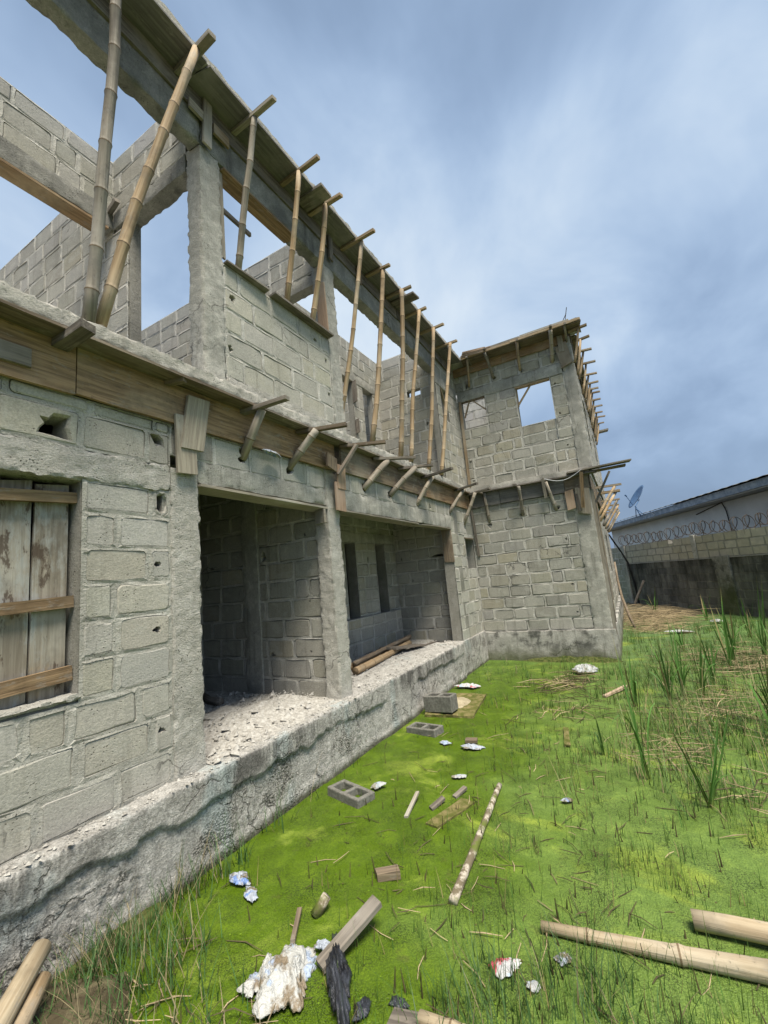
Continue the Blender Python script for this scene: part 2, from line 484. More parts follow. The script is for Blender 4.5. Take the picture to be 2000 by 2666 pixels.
M['white_cable'] = simple('pale_cable', (0.5, 0.52, 0.55), (0.6, 0.6, 0.62), 8.0, 0.0, 0.6)
M['dish'] = simple('dish_blue', (0.045, 0.10, 0.20), (0.06, 0.13, 0.25), 5.0, 0.0, 0.5, 0.4)
M['plaster'] = simple('pale_blue_plaster', (0.50, 0.54, 0.56), (0.58, 0.62, 0.64), 1.2, 0.004)
M['fascia'] = simple('fascia_paint', (0.20, 0.25, 0.32), (0.33, 0.39, 0.46), 5.0, 0.002)
M['roofing'] = simple('aged_roof_sheet', (0.13, 0.135, 0.13), (0.21, 0.21, 0.20), 3.0, 0.004)
M['soffit'] = simple('soffit_board', (0.36, 0.39, 0.42), (0.43, 0.46, 0.48), 2.0, 0.002)
M['black_plastic'] = simple('black_plastic', (0.012, 0.013, 0.017), (0.05, 0.055, 0.07), 14.0, 0.02, 0.35, 0.5)


def bag(name, a, bcol, ccol_, sc):
    m, h, b = new_mat(name)
    p = pos(h)
    n1 = h.noise(p, sc, 4.0, 0.6)
    n2 = h.noise(h.vmath('ADD', p, (5.2, 1.3, 8.8)), sc * 1.3, 5.0, 0.65)
    c = h.mix(h.ramp(n1, 0.54, 0.60), a, bcol)
    c = h.mix(h.ramp(n2, 0.50, 0.62), c, ccol_)
    h.put(b.inputs['Base Color'], c)
    b.inputs['Roughness'].default_value = 0.45
    b.inputs['Specular IOR Level'].default_value = 0.4
    h.put(b.inputs['Normal'], h.bump(h.noise(p, 26.0, 3.0, 0.6, 1.0), 0.02))
    return m


M['bag_white'] = bag('dirty_white_plastic', (0.50, 0.50, 0.475), (0.40, 0.48, 0.62), (0.24, 0.19, 0.13), 7.0)
M['bag_blue'] = bag('blue_print_plastic', (0.42, 0.46, 0.53), (0.17, 0.27, 0.55), (0.20, 0.17, 0.11), 8.0)
M['bag_red'] = bag('red_print_plastic', (0.54, 0.54, 0.54), (0.52, 0.09, 0.12), (0.42, 0.52, 0.62), 8.0)
M['bag_clean'] = bag('white_sack_plastic', (0.46, 0.47, 0.47), (0.40, 0.47, 0.52), (0.28, 0.26, 0.20), 8.0)

# ------------------------------------------------------------------ object helpers
def tag(o, label=None, cat=None, group=None, kind=None):
    if label: o['label'] = label
    if cat: o['category'] = cat
    if group: o['group'] = group
    if kind: o['kind'] = kind
    return o


def empty(name, loc=(0, 0, 0)):
    o = bpy.data.objects.new(name, None)
    COL.objects.link(o)
    o.location = loc
    return o


def mesh_obj(name, verts, faces, mat, parent=None, smooth=False, tint=None, recalc=False, mats=None, fmat=None, matrix=None):
    me = bpy.data.meshes.new(name)
    me.from_pydata([tuple(v) for v in verts], [], faces)
    for m_ in (mats or [mat]):
        me.materials.append(m_)
    if fmat:
        me.polygons.foreach_set('material_index', fmat)
    if tint is not None:
        at = me.color_attributes.new('tint', 'FLOAT_COLOR', 'POINT')
        if isinstance(tint, tuple):
            fl = list(tint) * len(me.vertices)
        else:
            fl = [c for t_ in tint for c in t_]
        at.data.foreach_set('color', fl)
    if recalc:
        bm = bmesh.new()
        bm.from_mesh(me)
        bmesh.ops.recalc_face_normals(bm, faces=bm.faces)
        bm.to_mesh(me)
        bm.free()
    if smooth:
        me.polygons.foreach_set('use_smooth', [True] * len(me.polygons))
    me.update()
    o = bpy.data.objects.new(name, me)
    COL.objects.link(o)
    if matrix is not None:
        o.matrix_world = matrix
    if parent is not None:
        o.parent = parent
        if matrix is not None:
            o.matrix_parent_inverse = Matrix.Identity(4)
    return o


class MB:
    def __init__(self):
        self.v, self.f, self.t, self.m = [], [], [], []

    def add(self, verts, faces, tint=None, mi=0):
        k = len(self.v)
        self.v += [Vector(v) for v in verts]
        self.f += [tuple(i + k for i in f) for f in faces]
        self.m += [mi] * len(faces)
        if tint is not None:
            self.t += [tint] * len(verts)

    def box(self, x0, x1, y0, y1, z0, z1, tint=None):
        self.add([(x0, y0, z0), (x1, y0, z0), (x1, y1, z0), (x0, y1, z0), (x0, y0, z1), (x1, y0, z1), (x1, y1, z1), (x0, y1, z1)],
                 [(0, 3, 2, 1), (4, 5, 6, 7), (0, 1, 5, 4), (1, 2, 6, 5), (2, 3, 7, 6), (3, 0, 4, 7)], tint)

    def tube(self, pts, radii, seg=6, tint=None, cap=True, mi=0):
        n = len(pts)
        pts = [Vector(p) for p in pts]
        vs = []
        prev = None
        for i, p in enumerate(pts):
            d = (pts[min(i + 1, n - 1)] - pts[max(i - 1, 0)]).normalized()
            if prev is None:
                a = d.cross(Vector((0, 0, 1)))
                if a.length < 0.1: a = d.cross(Vector((1, 0, 0)))
            else:
                a = prev - d * prev.dot(d)
            a.normalize()
            prev = a
            b_ = d.cross(a)
            r = radii[i] if isinstance(radii, (list, tuple)) else radii
            for k in range(seg):
                an = 2 * math.pi * k / seg
                vs.append(p + (a * math.cos(an) + b_ * math.sin(an)) * r)
        fs = []
        for i in range(n - 1):
            for k in range(seg):
                k2 = (k + 1) % seg
                fs.append((i * seg + k, i * seg + k2, (i + 1) * seg + k2, (i + 1) * seg + k))
        if cap:
            fs.append(tuple(range(seg))[::-1])
            fs.append(tuple((n - 1) * seg + k for k in range(seg)))
        self.add(vs, fs, tint, mi)

    def build(self, name, mat, parent=None, **kw):
        if self.t:
            kw['tint'] = self.t
        if kw.get('mats'):
            kw['fmat'] = self.m
        return mesh_obj(name, self.v, self.f, mat, parent, **kw)


def nv(p, f):
    return noise.noise_vector(Vector((p[0] * f, p[1] * f, p[2] * f)))


def rough_box(name, x0, x1, y0, y1, z0, z1, mat, parent=None, res=0.05, amp=0.006, amp2=0.004, smooth=True):
    """box whose skin is subdivided and pushed about by noise: cast concrete with ragged arrises"""
    nx = max(1, round((x1 - x0) / res)); ny = max(1, round((y1 - y0) / res)); nz = max(1, round((z1 - z0) / res))
    idx, vs, fs = {}, [], []

    def vid(i, j, k):
        key = (i, j, k)
        if key not in idx:
            p = Vector((x0 + (x1 - x0) * i / nx, y0 + (y1 - y0) * j / ny, z0 + (z1 - z0) * k / nz))
            edge = (i in (0, nx)) + (j in (0, ny)) + (k in (0, nz))
            q = p + nv(p, 3.1) * amp * 0.8 + nv(p, 22.0) * amp2 * 0.45
            if edge >= 2:
                c = Vector(((x0 + x1) / 2, (y0 + y1) / 2, (z0 + z1) / 2))
                pull = max(0.0, noise.noise(p * 13.0) * 0.016 + noise.noise(p * 40.0) * 0.008 + 0.006)
                d = Vector((c.x - p.x if i in (0, nx) else 0, c.y - p.y if j in (0, ny) else 0, c.z - p.z if k in (0, nz) else 0))
                q += Vector([math.copysign(min(pull, abs(e_) * .5), e_) if e_ else 0 for e_ in d])
            idx[key] = len(vs)
            vs.append(q)
        return idx[key]
    for i in range(nx):
        for j in range(ny):
            fs.append((vid(i, j, 0), vid(i, j + 1, 0), vid(i + 1, j + 1, 0), vid(i + 1, j, 0)))
            fs.append((vid(i, j, nz), vid(i + 1, j, nz), vid(i + 1, j + 1, nz), vid(i, j + 1, nz)))
    for i in range(nx):
        for k in range(nz):
            fs.append((vid(i, 0, k), vid(i + 1, 0, k), vid(i + 1, 0, k + 1), vid(i, 0, k + 1)))
            fs.append((vid(i, ny, k), vid(i, ny, k + 1), vid(i + 1, ny, k + 1), vid(i + 1, ny, k)))
    for j in range(ny):
        for k in range(nz):
            fs.append((vid(0, j, k), vid(0, j, k + 1), vid(0, j + 1, k + 1), vid(0, j + 1, k)))
            fs.append((vid(nx, j, k), vid(nx, j + 1, k), vid(nx, j + 1, k + 1), vid(nx, j, k + 1)))
    o = mesh_obj(name, vs, fs, mat, parent, smooth=smooth)
    if smooth:
        o.data.set_sharp_from_angle(angle=math.radians(38))
    return o


def frame_mat(p0, p1, roll=0.0):
    p0, p1 = Vector(p0), Vector(p1)
    x = (p1 - p0).normalized()
    up = Vector((0, 0, 1)) if abs(x.z) < 0.95 else Vector((0, -1, 0))
    y = up.cross(x).normalized()
    z = x.cross(y)
    if roll:
        y, z = y * math.cos(roll) + z * math.sin(roll), z * math.cos(roll) - y * math.sin(roll)
    m = (p0 + p1) / 2
    return Matrix(((x.x, y.x, z.x, m.x), (x.y, y.y, z.y, m.y), (x.z, y.z, z.z, m.z), (0, 0, 0, 1))), (p1 - p0).length


def timber(name, p0, p1, wd, th, mat, parent=None, roll=0.0, wob=0.004, bow=0.0, taper=1.0):
    """sawn piece from p0 to p1, wd across, th thick; slightly bowed, ends a little off square"""
    mw, L = frame_mat(p0, p1, roll)
    n = max(3, min(10, int(L / 0.25)))
    vs, fs = [], []
    ph = U(0, 50)
    skew = U(-0.25, 0.25)
    for i in range(n + 1):
        s = i / n
        x = -L / 2 + L * s
        b_ = bow * math.sin(math.pi * s)
        k = 1 + (taper - 1) * s
        for (a, c) in ((-1, -1), (1, -1), (1, 1), (-1, 1)):
            jx = (skew * wd * 0.5 * a if i in (0, n) else 0)
            vs.append((x + jx, a * wd * k / 2 + wob * noise.noise(Vector((x * 3, a, ph))), c * th / 2 + b_ + wob * noise.noise(Vector((x * 3, c + 9, ph)))))
    for i in range(n):
        for k in range(4):
            k2 = (k + 1) % 4
            fs.append((i * 4 + k, i * 4 + k2, i * 4 + 4 + k2, i * 4 + 4 + k))
    fs.append((3, 2, 1, 0))
    fs.append((n * 4, n * 4 + 1, n * 4 + 2, n * 4 + 3))
    return mesh_obj(name, vs, fs, mat, parent, matrix=mw)


def pole(name, p0, p1, r0, r1, mat, parent=None, bamboo=True, bend=0.03, spacing=0.34, seg=10, hollow=False, knots=True):
    """bamboo culm: swollen ringed nodes, slight bends at the nodes"""
    mw, L = frame_mat(p0, p1)
    mb = MB()
    xs = []
    x = -L / 2
    xs.append((x, 0))
    nx = x + U(0.12, spacing)
    nodes = []
    while nx < L / 2 - 0.08:
        nodes.append(nx)
        nx += spacing * U(0.82, 1.15)
    a1, a2, ph = U(-bend, bend), U(-bend, bend), U(0, 40)

    def off(x_):
        s = (x_ + L / 2) / L
        w_ = math.sin(math.pi * s)
        q = noise.noise_vector(Vector((s * 3.0, ph, 0))) * bend * 0.5 * w_
        return Vector((x_, a1 * w_ + q.y, a2 * w_ + q.z))
    pts, rad, mid = [off(-L / 2)], [r0], []
    for nd in nodes:
        s = (nd + L / 2) / L
        r = r0 + (r1 - r0) * s
        if bamboo:
            for dx, kr in ((-0.030, 0.99), (-0.010, 1.10), (0.0, 1.13), (0.010, 1.06), (0.03, 0.98)):
                pts.append(off(nd + dx)); rad.append(r * kr)
        else:
            pts.append(off(nd)); rad.append(r * U(0.93, 1.06))
    pts.append(off(L / 2)); rad.append(r1)
    mb.tube(pts, rad, seg)
    if bamboo:
        per = seg
        for i in range(len(nodes)):
            for k in range(per):
                mb.m[(1 + i * 5 + 1) * per + k] = 1
    mats = [mat, M['node']] if bamboo else [mat, mat]
    if bamboo:
        mb.m[-1] = 1 if hollow else 0
        mb.m[-2] = 1
    return mb.build(name, mat, parent, smooth=True, mats=mats, matrix=mw)


def proj(p):
    q = Vector(p) - CAM
    zc = q.dot(RZ)
    if zc < 0.2:
        return None
    return (q.dot(RX) / zc * F_PX + 1000, q.dot(RY) / zc * F_PX + 1333, zc)


# ------------------------------------------------------------------ block walls
PAL = [(0.300, 0.287, 0.243), (0.312, 0.301, 0.264), (0.330, 0.309, 0.250), (0.280, 0.272, 0.240), (0.328, 0.315, 0.278), (0.295, 0.287, 0.260)]
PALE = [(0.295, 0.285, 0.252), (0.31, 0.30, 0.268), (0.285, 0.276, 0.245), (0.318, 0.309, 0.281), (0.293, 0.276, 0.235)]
BLOCKS = []          # every house block: (score, verts, faces, tint, wall object)


def pick(pal):
    c = random.choice(pal)
    k = U(0.93, 1.08) * 1.13
    return (c[0] * k, c[1] * k * U(0.99, 1.01), c[2] * k * U(0.97, 1.03), 1.0)


def block_geo(a0, a1, z0, z1, to, joint, gap, hole=None, gb=0.05):
    """one block and its ring of mortar inside the cell; to(a, depth, z) -> world"""
    jb, jp = joint
    l, r = a0 + jp * U(0.7, 1.4), a1 - jp * U(0.7, 1.4)
    b, t = z0 + jb * U(0.7, 1.4), z1 - jb * U(0.7, 1.3)
    if r - l < 0.03 or t - b < 0.03:
        return None
    rc = min(U(0.008, 0.028), (r - l) * 0.3, (t - b) * 0.3)
    out, cell = [], []
    j = lambda q=0.0045: U(-q, q)
    edge = 0.006
    for ic, (cx, cz, sx_, sz_, ex, ez) in enumerate(((l, b, 1, 1, a0, z0), (r, b, -1, 1, a1, z0), (r, t, -1, -1, a1, z1), (l, t, 1, -1, a0, z1))):
        pA = (cx + j(), cz + sz_ * rc + j()); pB = (cx + sx_ * rc * 0.3 + j(), cz + sz_ * rc * 0.3 + j()); pC = (cx + sx_ * rc + j(), cz + j())
        cA = (ex, pA[1]); cB = (ex, ez); cC = (pC[0], ez)
        trio = [(pA, cA), (pB, cB), (pC, cC)]
        if sx_ * sz_ < 0:
            trio.reverse()
        for p_, c_ in trio:
            out.append(p_); cell.append(c_)
        if ic in (0, 2):                      # bottom and top edges
            k_ = 2 if r - l > 0.22 else 1
            for q in range(1, k_ + 1):
                f_ = q / (k_ + 1)
                xx = (l + rc + (r - l - 2 * rc) * f_) if ic == 0 else (r - rc - (r - l - 2 * rc) * f_)
                out.append((xx, cz + j(edge))); cell.append((xx, ez))
        elif ic == 1:
            zz__ = (b + t) / 2 + j(0.02); out.append((r + j(edge), zz__)); cell.append((a1, zz__))
        else:
            zz__ = (b + t) / 2 + j(0.02); out.append((l + j(edge), zz__)); cell.append((a0, zz__))
    n = len(out)
    ca, cz_ = sum(p[0] for p in out) / n, sum(p[1] for p in out) / n
    bd = U(-0.005, 0.006)
    tx, tz = U(-0.010, 0.010), U(-0.014, 0.014)
    dep = lambda a, z: bd + tx * (a - ca) + tz * (z - cz_)
    V, Fc = [], []
    for (a, z) in out: V.append(to(a, 0.024, z))
    for (a, z) in out: V.append(to(a, dep(a, z) + 0.006, z))
    ins = U(0.005, 0.011)
    inner = []
    for (a, z) in out:
        da, dz = ca - a, cz_ - z
        q = (a + math.copysign(min(ins, abs(da)), da), z + math.copysign(min(ins, abs(dz)), dz))
        inner.append(q)
        V.append(to(q[0], dep(*q), q[1]))
    for lay in (0, 1):
        for k in range(n):
            k2 = (k + 1) % n
            Fc.append((lay * n + k, lay * n + k2, (lay + 1) * n + k2, (lay + 1) * n + k))
    if hole:
        ha, hz, hr, hs = hole
        ha = min(max(ha, l + hr * 1.1), r - hr * 1.1) if r - l > 2.3 * hr else ca
        hz = min(max(hz, b + hs * 1.1), t - hs * 1.1) if t - b > 2.3 * hs else cz_
        hr, hs = min(hr, (r - l) * 0.42), min(hs, (t - b) * 0.42)
        base = len(V)
        for (dd, kk) in ((None, 1.2), (0.02, 1.0), (0.20, 0.9)):
            for (a, z) in inner:
                an = math.atan2((z - hz) / hs, (a - ha) / hr)
                jr = kk * (0.9 + 0.75 * noise.noise(Vector((math.cos(an) * 2.3 + ha * 9, math.sin(an) * 2.3, hz * 7))))
                a_, z_ = ha + hr * jr * math.cos(an), hz + hs * jr * math.sin(an)
                V.append(to(a_, dep(a_, z_) if dd is None else dd, z_))
        prev = 2 * n
        for lay in range(3):
            cur = base + lay * n
            for k in range(n):
                k2 = (k + 1) % n
                Fc.append((prev + k, prev + k2, cur + k2, cur + k))
            prev = cur
    else:
        Fc.append(tuple(2 * n + k for k in range(n)))
    MV, MF = [], []
    for (a, z), (ea, ez) in zip(out, cell):
        g = gap * (gb + 2.3 * noise.noise(Vector((a * 4.1 + bd * 900, z * 5.3, ca))))
        g = max(g, -0.010)
        a_, z_ = a + g * max(-1, min(1, (a - ca) / max(0.02, (r - l) * .5) * 1.6)), z + g * max(-1, min(1, (z - cz_) / max(0.02, (t - b) * .5) * 1.6))
        a_, z_ = min(max(a_, a0), a1), min(max(z_, z0), z1)
        md = U(-0.006, 0.004) if g < 0.001 else U(-0.003, 0.006)
        MV.append(to(a_, 0.024, z_)); MV.append(to(a_, md, z_)); MV.append(to(ea, 0.003, ez))
    for k in range(n):
        k2 = (k + 1) % n
        MF.append((k * 3, k2 * 3, k2 * 3 + 1, k * 3 + 1))
        MF.append((k * 3 + 1, k2 * 3 + 1, k2 * 3 + 2, k * 3 + 2))
    return V, Fc, MV, MF


def merge_cells(xs, zs, free):
    """greedy rectangles over the free cells of a grid"""
    out = []
    for j in range(len(zs) - 1):
        i = 0
        while i < len(xs) - 1:
            if not free(i, j):
                i += 1
                continue
            i2 = i
            while i2 < len(xs) - 1 and free(i2, j):
                i2 += 1
            out.append((xs[i], xs[i2], zs[j], zs[j + 1]))
            i = i2
    return out


DEEP = {'front_wall', 'beam_course', 'pier_wall', 'wing_wall', 'porch_side_wall'}


def wall(name, O, along, inward, a0, a1, z0, z1, th, house, openings=(), holes=(), zc=None, course=0.25, blen=0.47, pal=PAL,
         joint=(0.016, 0.019), gap=0.006, skip=None, collect=True, off=None, core_z0=None, mat=None, mortar='mortar', tintf=None, deep=False, gb=0.05):
    """block wall: recessed core, mortar skin and single blocks. O: point on the visible face; along / inward: unit vectors"""
    O, A, D = Vector(O), Vector(along), Vector(inward)
    to = lambda a, d, z: Vector((O.x + A.x * a + D.x * d, O.y + A.y * a + D.y * d, z))
    w_o = empty(name) if False else None
    deep = deep or name in DEEP
    core = MB()
    ops = [tuple(o) for o in openings]
    hr = [(h_[0] - h_[2], h_[0] + h_[2], h_[1] - h_[3], h_[1] + h_[3]) for h_ in holes]
    cz0 = z0 if core_z0 is None else core_z0
    for (d0, d1, cut) in ((0.022, min(0.15, th * 0.7), ops + hr), (min(0.15, th * 0.7), th, ops + (hr if deep else []))):
        xs = sorted(set([a0, a1] + [min(max(v, a0), a1) for o in cut for v in o[:2]]))
        zs = sorted(set([cz0, z1] + [min(max(v, cz0), z1) for o in cut for v in o[2:4]]))
        fr = lambda i, j: not any(o[0] <= (xs[i] + xs[i + 1]) / 2 <= o[1] and o[2] <= (zs[j] + zs[j + 1]) / 2 <= o[3] for o in cut)
        for (p, q, r, s) in merge_cells(xs, zs, fr):
            vs = [to(a, d, z) for z in (r, s) for d in (d0, d1) for a in (p, q)]
            core.add(vs, [(0, 1, 3, 2), (4, 6, 7, 5), (0, 4, 5, 1), (2, 3, 7, 6), (0, 2, 6, 4), (1, 5, 7, 3)])
    wo_ = core.build(name, M['core'], house, recalc=True)
    mort = MB()
    z = z0 if zc is None else zc
    row = 0 if off is None else off
    used = set()
    mine = []
    while z < z1 - 0.04:
        zt = min(z + course, z1)
        if z1 - zt < 0.06: zt = z1
        cuts = [o for o in ops if o[2] < zt - 0.01 and o[3] > z + 0.01]
        bps = sorted(set([a0, a1] + [min(max(v, a0), a1) for o in cuts for v in o[:2]]))
        for s0, s1 in zip(bps, bps[1:]):
            if s1 - s0 < 0.05:
                continue
            m_ = (s0 + s1) / 2
            lo, hi = z, zt
            for o in cuts:
                if o[0] <= m_ <= o[1]:
                    if o[2] <= lo + 0.01 and o[3] >= hi - 0.01: lo = hi
                    elif o[2] <= lo + 0.01: lo = max(lo, o[3])
                    else: hi = min(hi, o[2])
            if hi - lo < 0.06:
                continue
            x = s0
            first = blen * (1.0 if row % 2 == 0 else 0.5) * U(0.85, 1.1)
            while x < s1 - 0.005:
                e_ = x + (first if x == s0 else blen * U(0.93, 1.05))
                if rnd() < 0.07: e_ = x + blen * 0.5
                if s1 - e_ < 0.10: e_ = s1
                e_ = min(e_, s1)
                hh = None
                for ih, h_ in enumerate(holes):
                    if ih not in used and x <= h_[0] <= e_ and lo - 0.02 <= h_[1] <= hi + 0.02:
                        hh = h_
                        used.add(ih)
                if not (skip and skip((x + e_) / 2, (lo + hi) / 2)):
                    g = block_geo(x, e_, lo, hi, to, joint, gap, hh, gb)
                    if g:
                        V, Fc, MV, MF = g
                        mort.add(MV, MF)
                        c = to((x + e_) / 2, 0, (lo + hi) / 2)
                        sc_ = 0.0
                        pr = proj(c)
                        if pr and -60 < pr[0] < 2060 and -60 < pr[1] < 2700:
                            v = (CAM - c)
                            sc_ = max(0.0, -v.normalized().dot(D)) * (e_ - x) * (hi - lo) / v.length_squared
                        tn = pick(pal) if tintf is None else tintf(c)
                        (BLOCKS if collect else mine).append((sc_, V, Fc, tn, wo_))
                x = e_
        z = zt
        row += 1
    if mort.v:
        if mortar == 'old_wall':
            mort.t = [(0.30, 0.285, 0.235, 1)] * len(mort.v)
        tag(mort.build('mortar', M[mortar], wo_, recalc=False), kind='stuff')
    return wo_, mine


X1, Y1 = (1, 0, 0), (0, 1, 0)

# ------------------------------------------------------------------ ground and water
def ground():
    vs, fs = [], []
    n = 60
    ext = 300.0
    for i in range(n + 1):
        for j in range(n + 1):
            f = lambda k: ext * math.copysign(abs(2 * k / n - 1) ** 2.2, 2 * k / n - 1)
            x, y = f(i) + 5, f(j)
            vs.append((x, y, -0.32 + 0.03 * noise.noise(Vector((x, y, 0)) * 0.3)))
    for i in range(n):
        for j in range(n):
            a = i * (n + 1) + j
            fs.append((a, a + n + 1, a + n + 2, a + 1))
    o = mesh_obj('ground', vs, fs, M['soil'])
    tag(o, kind='structure')


ground()


def water():
    """the flooded yard under its duckweed, gently lumpy"""
    wallp, wu = Vector((21.9, 0.5)), Vector((0.857, 0.5154))
    vs, fs, idx = [], [], {}
    xs = [-6 + 0.5 * i for i in range(14)] + [1.0 + 0.08 * i for i in range(63)] + [6.0 + 0.22 * i for i in range(1, 86)]
    ys = [-12 + 0.6 * j for j in range(15)] + [-3.0 + 0.08 * j for j in range(1, 79)]
    for i, x in enumerate(xs):
        for j, y in enumerate(ys):
            z = 0.004 * noise.noise(Vector((x * 2.2, y * 2.2, 3))) + 0.003 * noise.noise(Vector((x * 9, y * 9, 1)))
            idx[i, j] = len(vs)
            vs.append((x, y, z))
    for i in range(len(xs) - 1):
        for j in range(len(ys) - 1):
            x, y = xs[i], ys[j]
            if (x - 22.2) * -0.5154 + (y - 0.55) * 0.857 < -0.4:      # stop behind the boundary wall
                continue
            fs.append((idx[i, j], idx[i + 1, j], idx[i + 1, j + 1], idx[i, j + 1]))
    o = mesh_obj('pond_water', vs, fs, M['duckweed'], smooth=True)
    tag(o, kind='structure')


water()


def mound(name, mat, x0, x1, y0, y1, hf, res=0.05):
    nx, ny = int((x1 - x0) / res), int((y1 - y0) / res)
    vs, fs = [], []
    for i in range(nx + 1):
        for j in range(ny + 1):
            x, y = x0 + (x1 - x0) * i / nx, y0 + (y1 - y0) * j / ny
            vs.append((x, y, hf(x, y)))
    for i in range(nx):
        for j in range(ny):
            a = i * (ny + 1) + j
            if max(vs[a][2], vs[a + 1][2], vs[a + ny + 1][2], vs[a + ny + 2][2]) > -0.03:
                fs.append((a, a + ny + 1, a + ny + 2, a + 1))
    o = mesh_obj(name, vs, fs, mat, smooth=True)
    tag(o, kind='structure')
    return o


def sm(a, b, x):
    t = min(1, max(0, (x - a) / (b - a)))
    return t * t * (3 - 2 * t)


fb = lambda x, y: 0.03 * noise.noise(Vector((x * 5, y * 5, 0))) + 0.015 * noise.noise(Vector((x * 15, y * 15, 4)))
mound('mud_bank', M['soil'], -1.4, 2.1, 1.0, 3.12, lambda x, y: -0.07 + 0.17 * sm(1.75, 1.15, x + 0.45 * abs(y - 2.75) - 0.1) * sm(-1.1, -0.3, x + 0.3 * noise.noise(Vector((y * 3, 0, 0)))) * sm(1.2, 2.2, y + 0.25 * noise.noise(Vector((x * 3, 5, 0)))) + fb(x, y) * 0.9)
mound('mud_strip', M['mud'], 1.2, 3.1, 2.78, 3.1, lambda x, y: -0.055 + 0.10 * sm(2.88, 3.05, y - 0.05 * (x - 1.6)) * sm(3.0, 1.8, x) + fb(x, y) * 1.1, 0.03)
mound('wing_bank', M['mud'], 9.3, 10.4, 0.0, 3.1, lambda x, y: -0.075 + 0.17 * sm(9.60, 9.98, x) * sm(3.1, 1.6, y) * sm(0.15, 0.9, y + 0.3 * noise.noise(Vector((x * 4, 3, 0)))) + fb(x, y) * 1.0)
mound('far_bank', M['soil'], 13.0, 21.5, -2.5, 0.6, lambda x, y: -0.07 + 0.16 * sm(14.0, 18.5, x + y * 0.6) + fb(x, y), 0.12)

# ------------------------------------------------------------------ the house
HOUSE = empty('unfinished_house', (5.0, 6.0, 0.0))
HOUSE.location = (0, 0, 0)
tag(HOUSE, 'unfinished two storey house of bare grey cement blocks standing in the green pond', 'house')


def H(o):
    o.parent = HOUSE
    return o


def plinth():
    """front plinth: floor edge, rounded lip, proud upper band over a honeycombed lower face"""
    prof = []
    y = 3.9
    while y > 3.045:
        prof.append((y, 0.67, 0)); y -= 0.03
    zz_ = 0.67
    while zz_ > -0.31:
        prof.append((3.04, zz_, 1)); zz_ -= 0.022
    x0, x1, rs = -1.5, 8.28, 0.022
    xs = []
    x = x0
    while x < 0.8: xs.append(x); x += 0.1
    while x < 5.0: xs.append(x); x += 0.022
    while x < x1: xs.append(x); x += 0.035
    xs.append(x1)
    vs, fs = [], []
    m = len(prof)
    for x in xs:
        lip = 0.46 + 0.07 * noise.noise(Vector((x * 1.1, 2.0, 0))) + 0.05 * noise.noise(Vector((x * 4.3, 7.0, 0))) + 0.030 * noise.noise(Vector((x * 12, 3.0, 0))) + 0.022 * noise.noise(Vector((x * 31, 3.0, 0)))
        low = 0.10 + 0.07 * noise.noise(Vector((x * 1.7, 12.0, 0)))
        for (y, z, s) in prof:
            p = Vector((x, y, z))
            if s == 0:
                d = 0.012 * noise.noise(p * 3) + 0.010 * noise.noise(p * 14)
                e = sm(3.10, 3.04, y)
                q = Vector((x, y, z + d * (1 - 0.6 * e) - 0.008 * e + 0.012 * noise.noise(Vector((x * 11, 1, 0))) * e))
            else:
                r = 0.003 * noise.noise(p * 3) + 0.0035 * noise.noise(p * 30)
                hc = sm(0.0, 0.35, noise.noise(Vector((x * 1.7, z * 2.4, 5.5))))
                under = sm(lip + 0.006, lip - 0.006, z) * sm(-0.35, 0.05, noise.noise(Vector((x * 0.8, 31, 0))))
                r += under * (0.030 + 0.020 * hc * noise.noise(p * 42)) - sm(low + 0.02, low - 0.02, z) * 0.010
                e = sm(0.645, 0.67, z)
                q = Vector((x, 3.04 + r + 0.010 * e + 0.012 * e * noise.noise(Vector((x * 11, 4, 0))), z - 0.008 * e))
            vs.append(q)
    for i in range(len(xs) - 1):
        for k in range(m - 1):
            a = i * m + k
            fs.append((a, a + 1, a + m + 1, a + m))
    H(mesh_obj('plinth', vs, fs, M['plinth'], smooth=True))
    rough_box('plinth', 8.26, 10.0, 3.09, 3.5, -0.3, 0.655, M['plinth'], HOUSE, 0.05, 0.01, 0.008)
    o = rough_box('wing_plinth', 9.94, 19.0, 0.42, 3.3, -0.3, 0.62, M['wing_base'], HOUSE, 0.08, 0.016, 0.012)
    rough_box('floor_slab', -1.5, 10.2, 3.85, 8.9, 0.3, 0.665, M['rubble'], HOUSE, 0.18, 0.006, 0.01)


plinth()

# ground floor front wall, left of the porch
FRONT = (0.0, 3.2, 0.0)
W_WIN = (0.35, 1.545, 1.45, 2.88)
GREY = [(0.340, 0.326, 0.288), (0.352, 0.340, 0.305), (0.330, 0.314, 0.270), (0.334, 0.324, 0.295), (0.34, 0.322, 0.276)]
wall('beam_course', FRONT, X1, Y1, -1.5, 2.21, 3.10, 3.48, 0.225, HOUSE, [], [(1.385, 3.225, 0.098, 0.10), (2.07, 3.33, 0.15, 0.05)], zc=3.10, course=0.27, pal=GREY, mortar='mortar_grey', off=1)
wall('front_wall', FRONT, X1, Y1, -1.5, 2.21, 0.64, 2.89, 0.225, HOUSE, [W_WIN],
     [(2.10, 2.79, 0.048, 0.10), (2.085, 2.29, 0.032, 0.022), (2.082, 1.79, 0.03, 0.022), (2.087, 1.06, 0.03, 0.022)],
     zc=0.66, pal=GREY, joint=(0.020, 0.026), gap=0.005, gb=-0.35, mortar='mortar_grey')
rough_box('lintel', 0.2, 2.2, 3.188, 3.43, 2.875, 3.105, M['rough'], HOUSE, 0.022, 0.006, 0.026)
rough_box('lintel', -1.5, 0.2, 3.188, 3.43, 2.875, 3.105, M['rough'], HOUSE, 0.1, 0.012, 0.020)
rough_box('sill', 0.33, 1.56, 3.185, 3.44, 1.425, 1.462, M['rough'], HOUSE, 0.022, 0.012, 0.022)
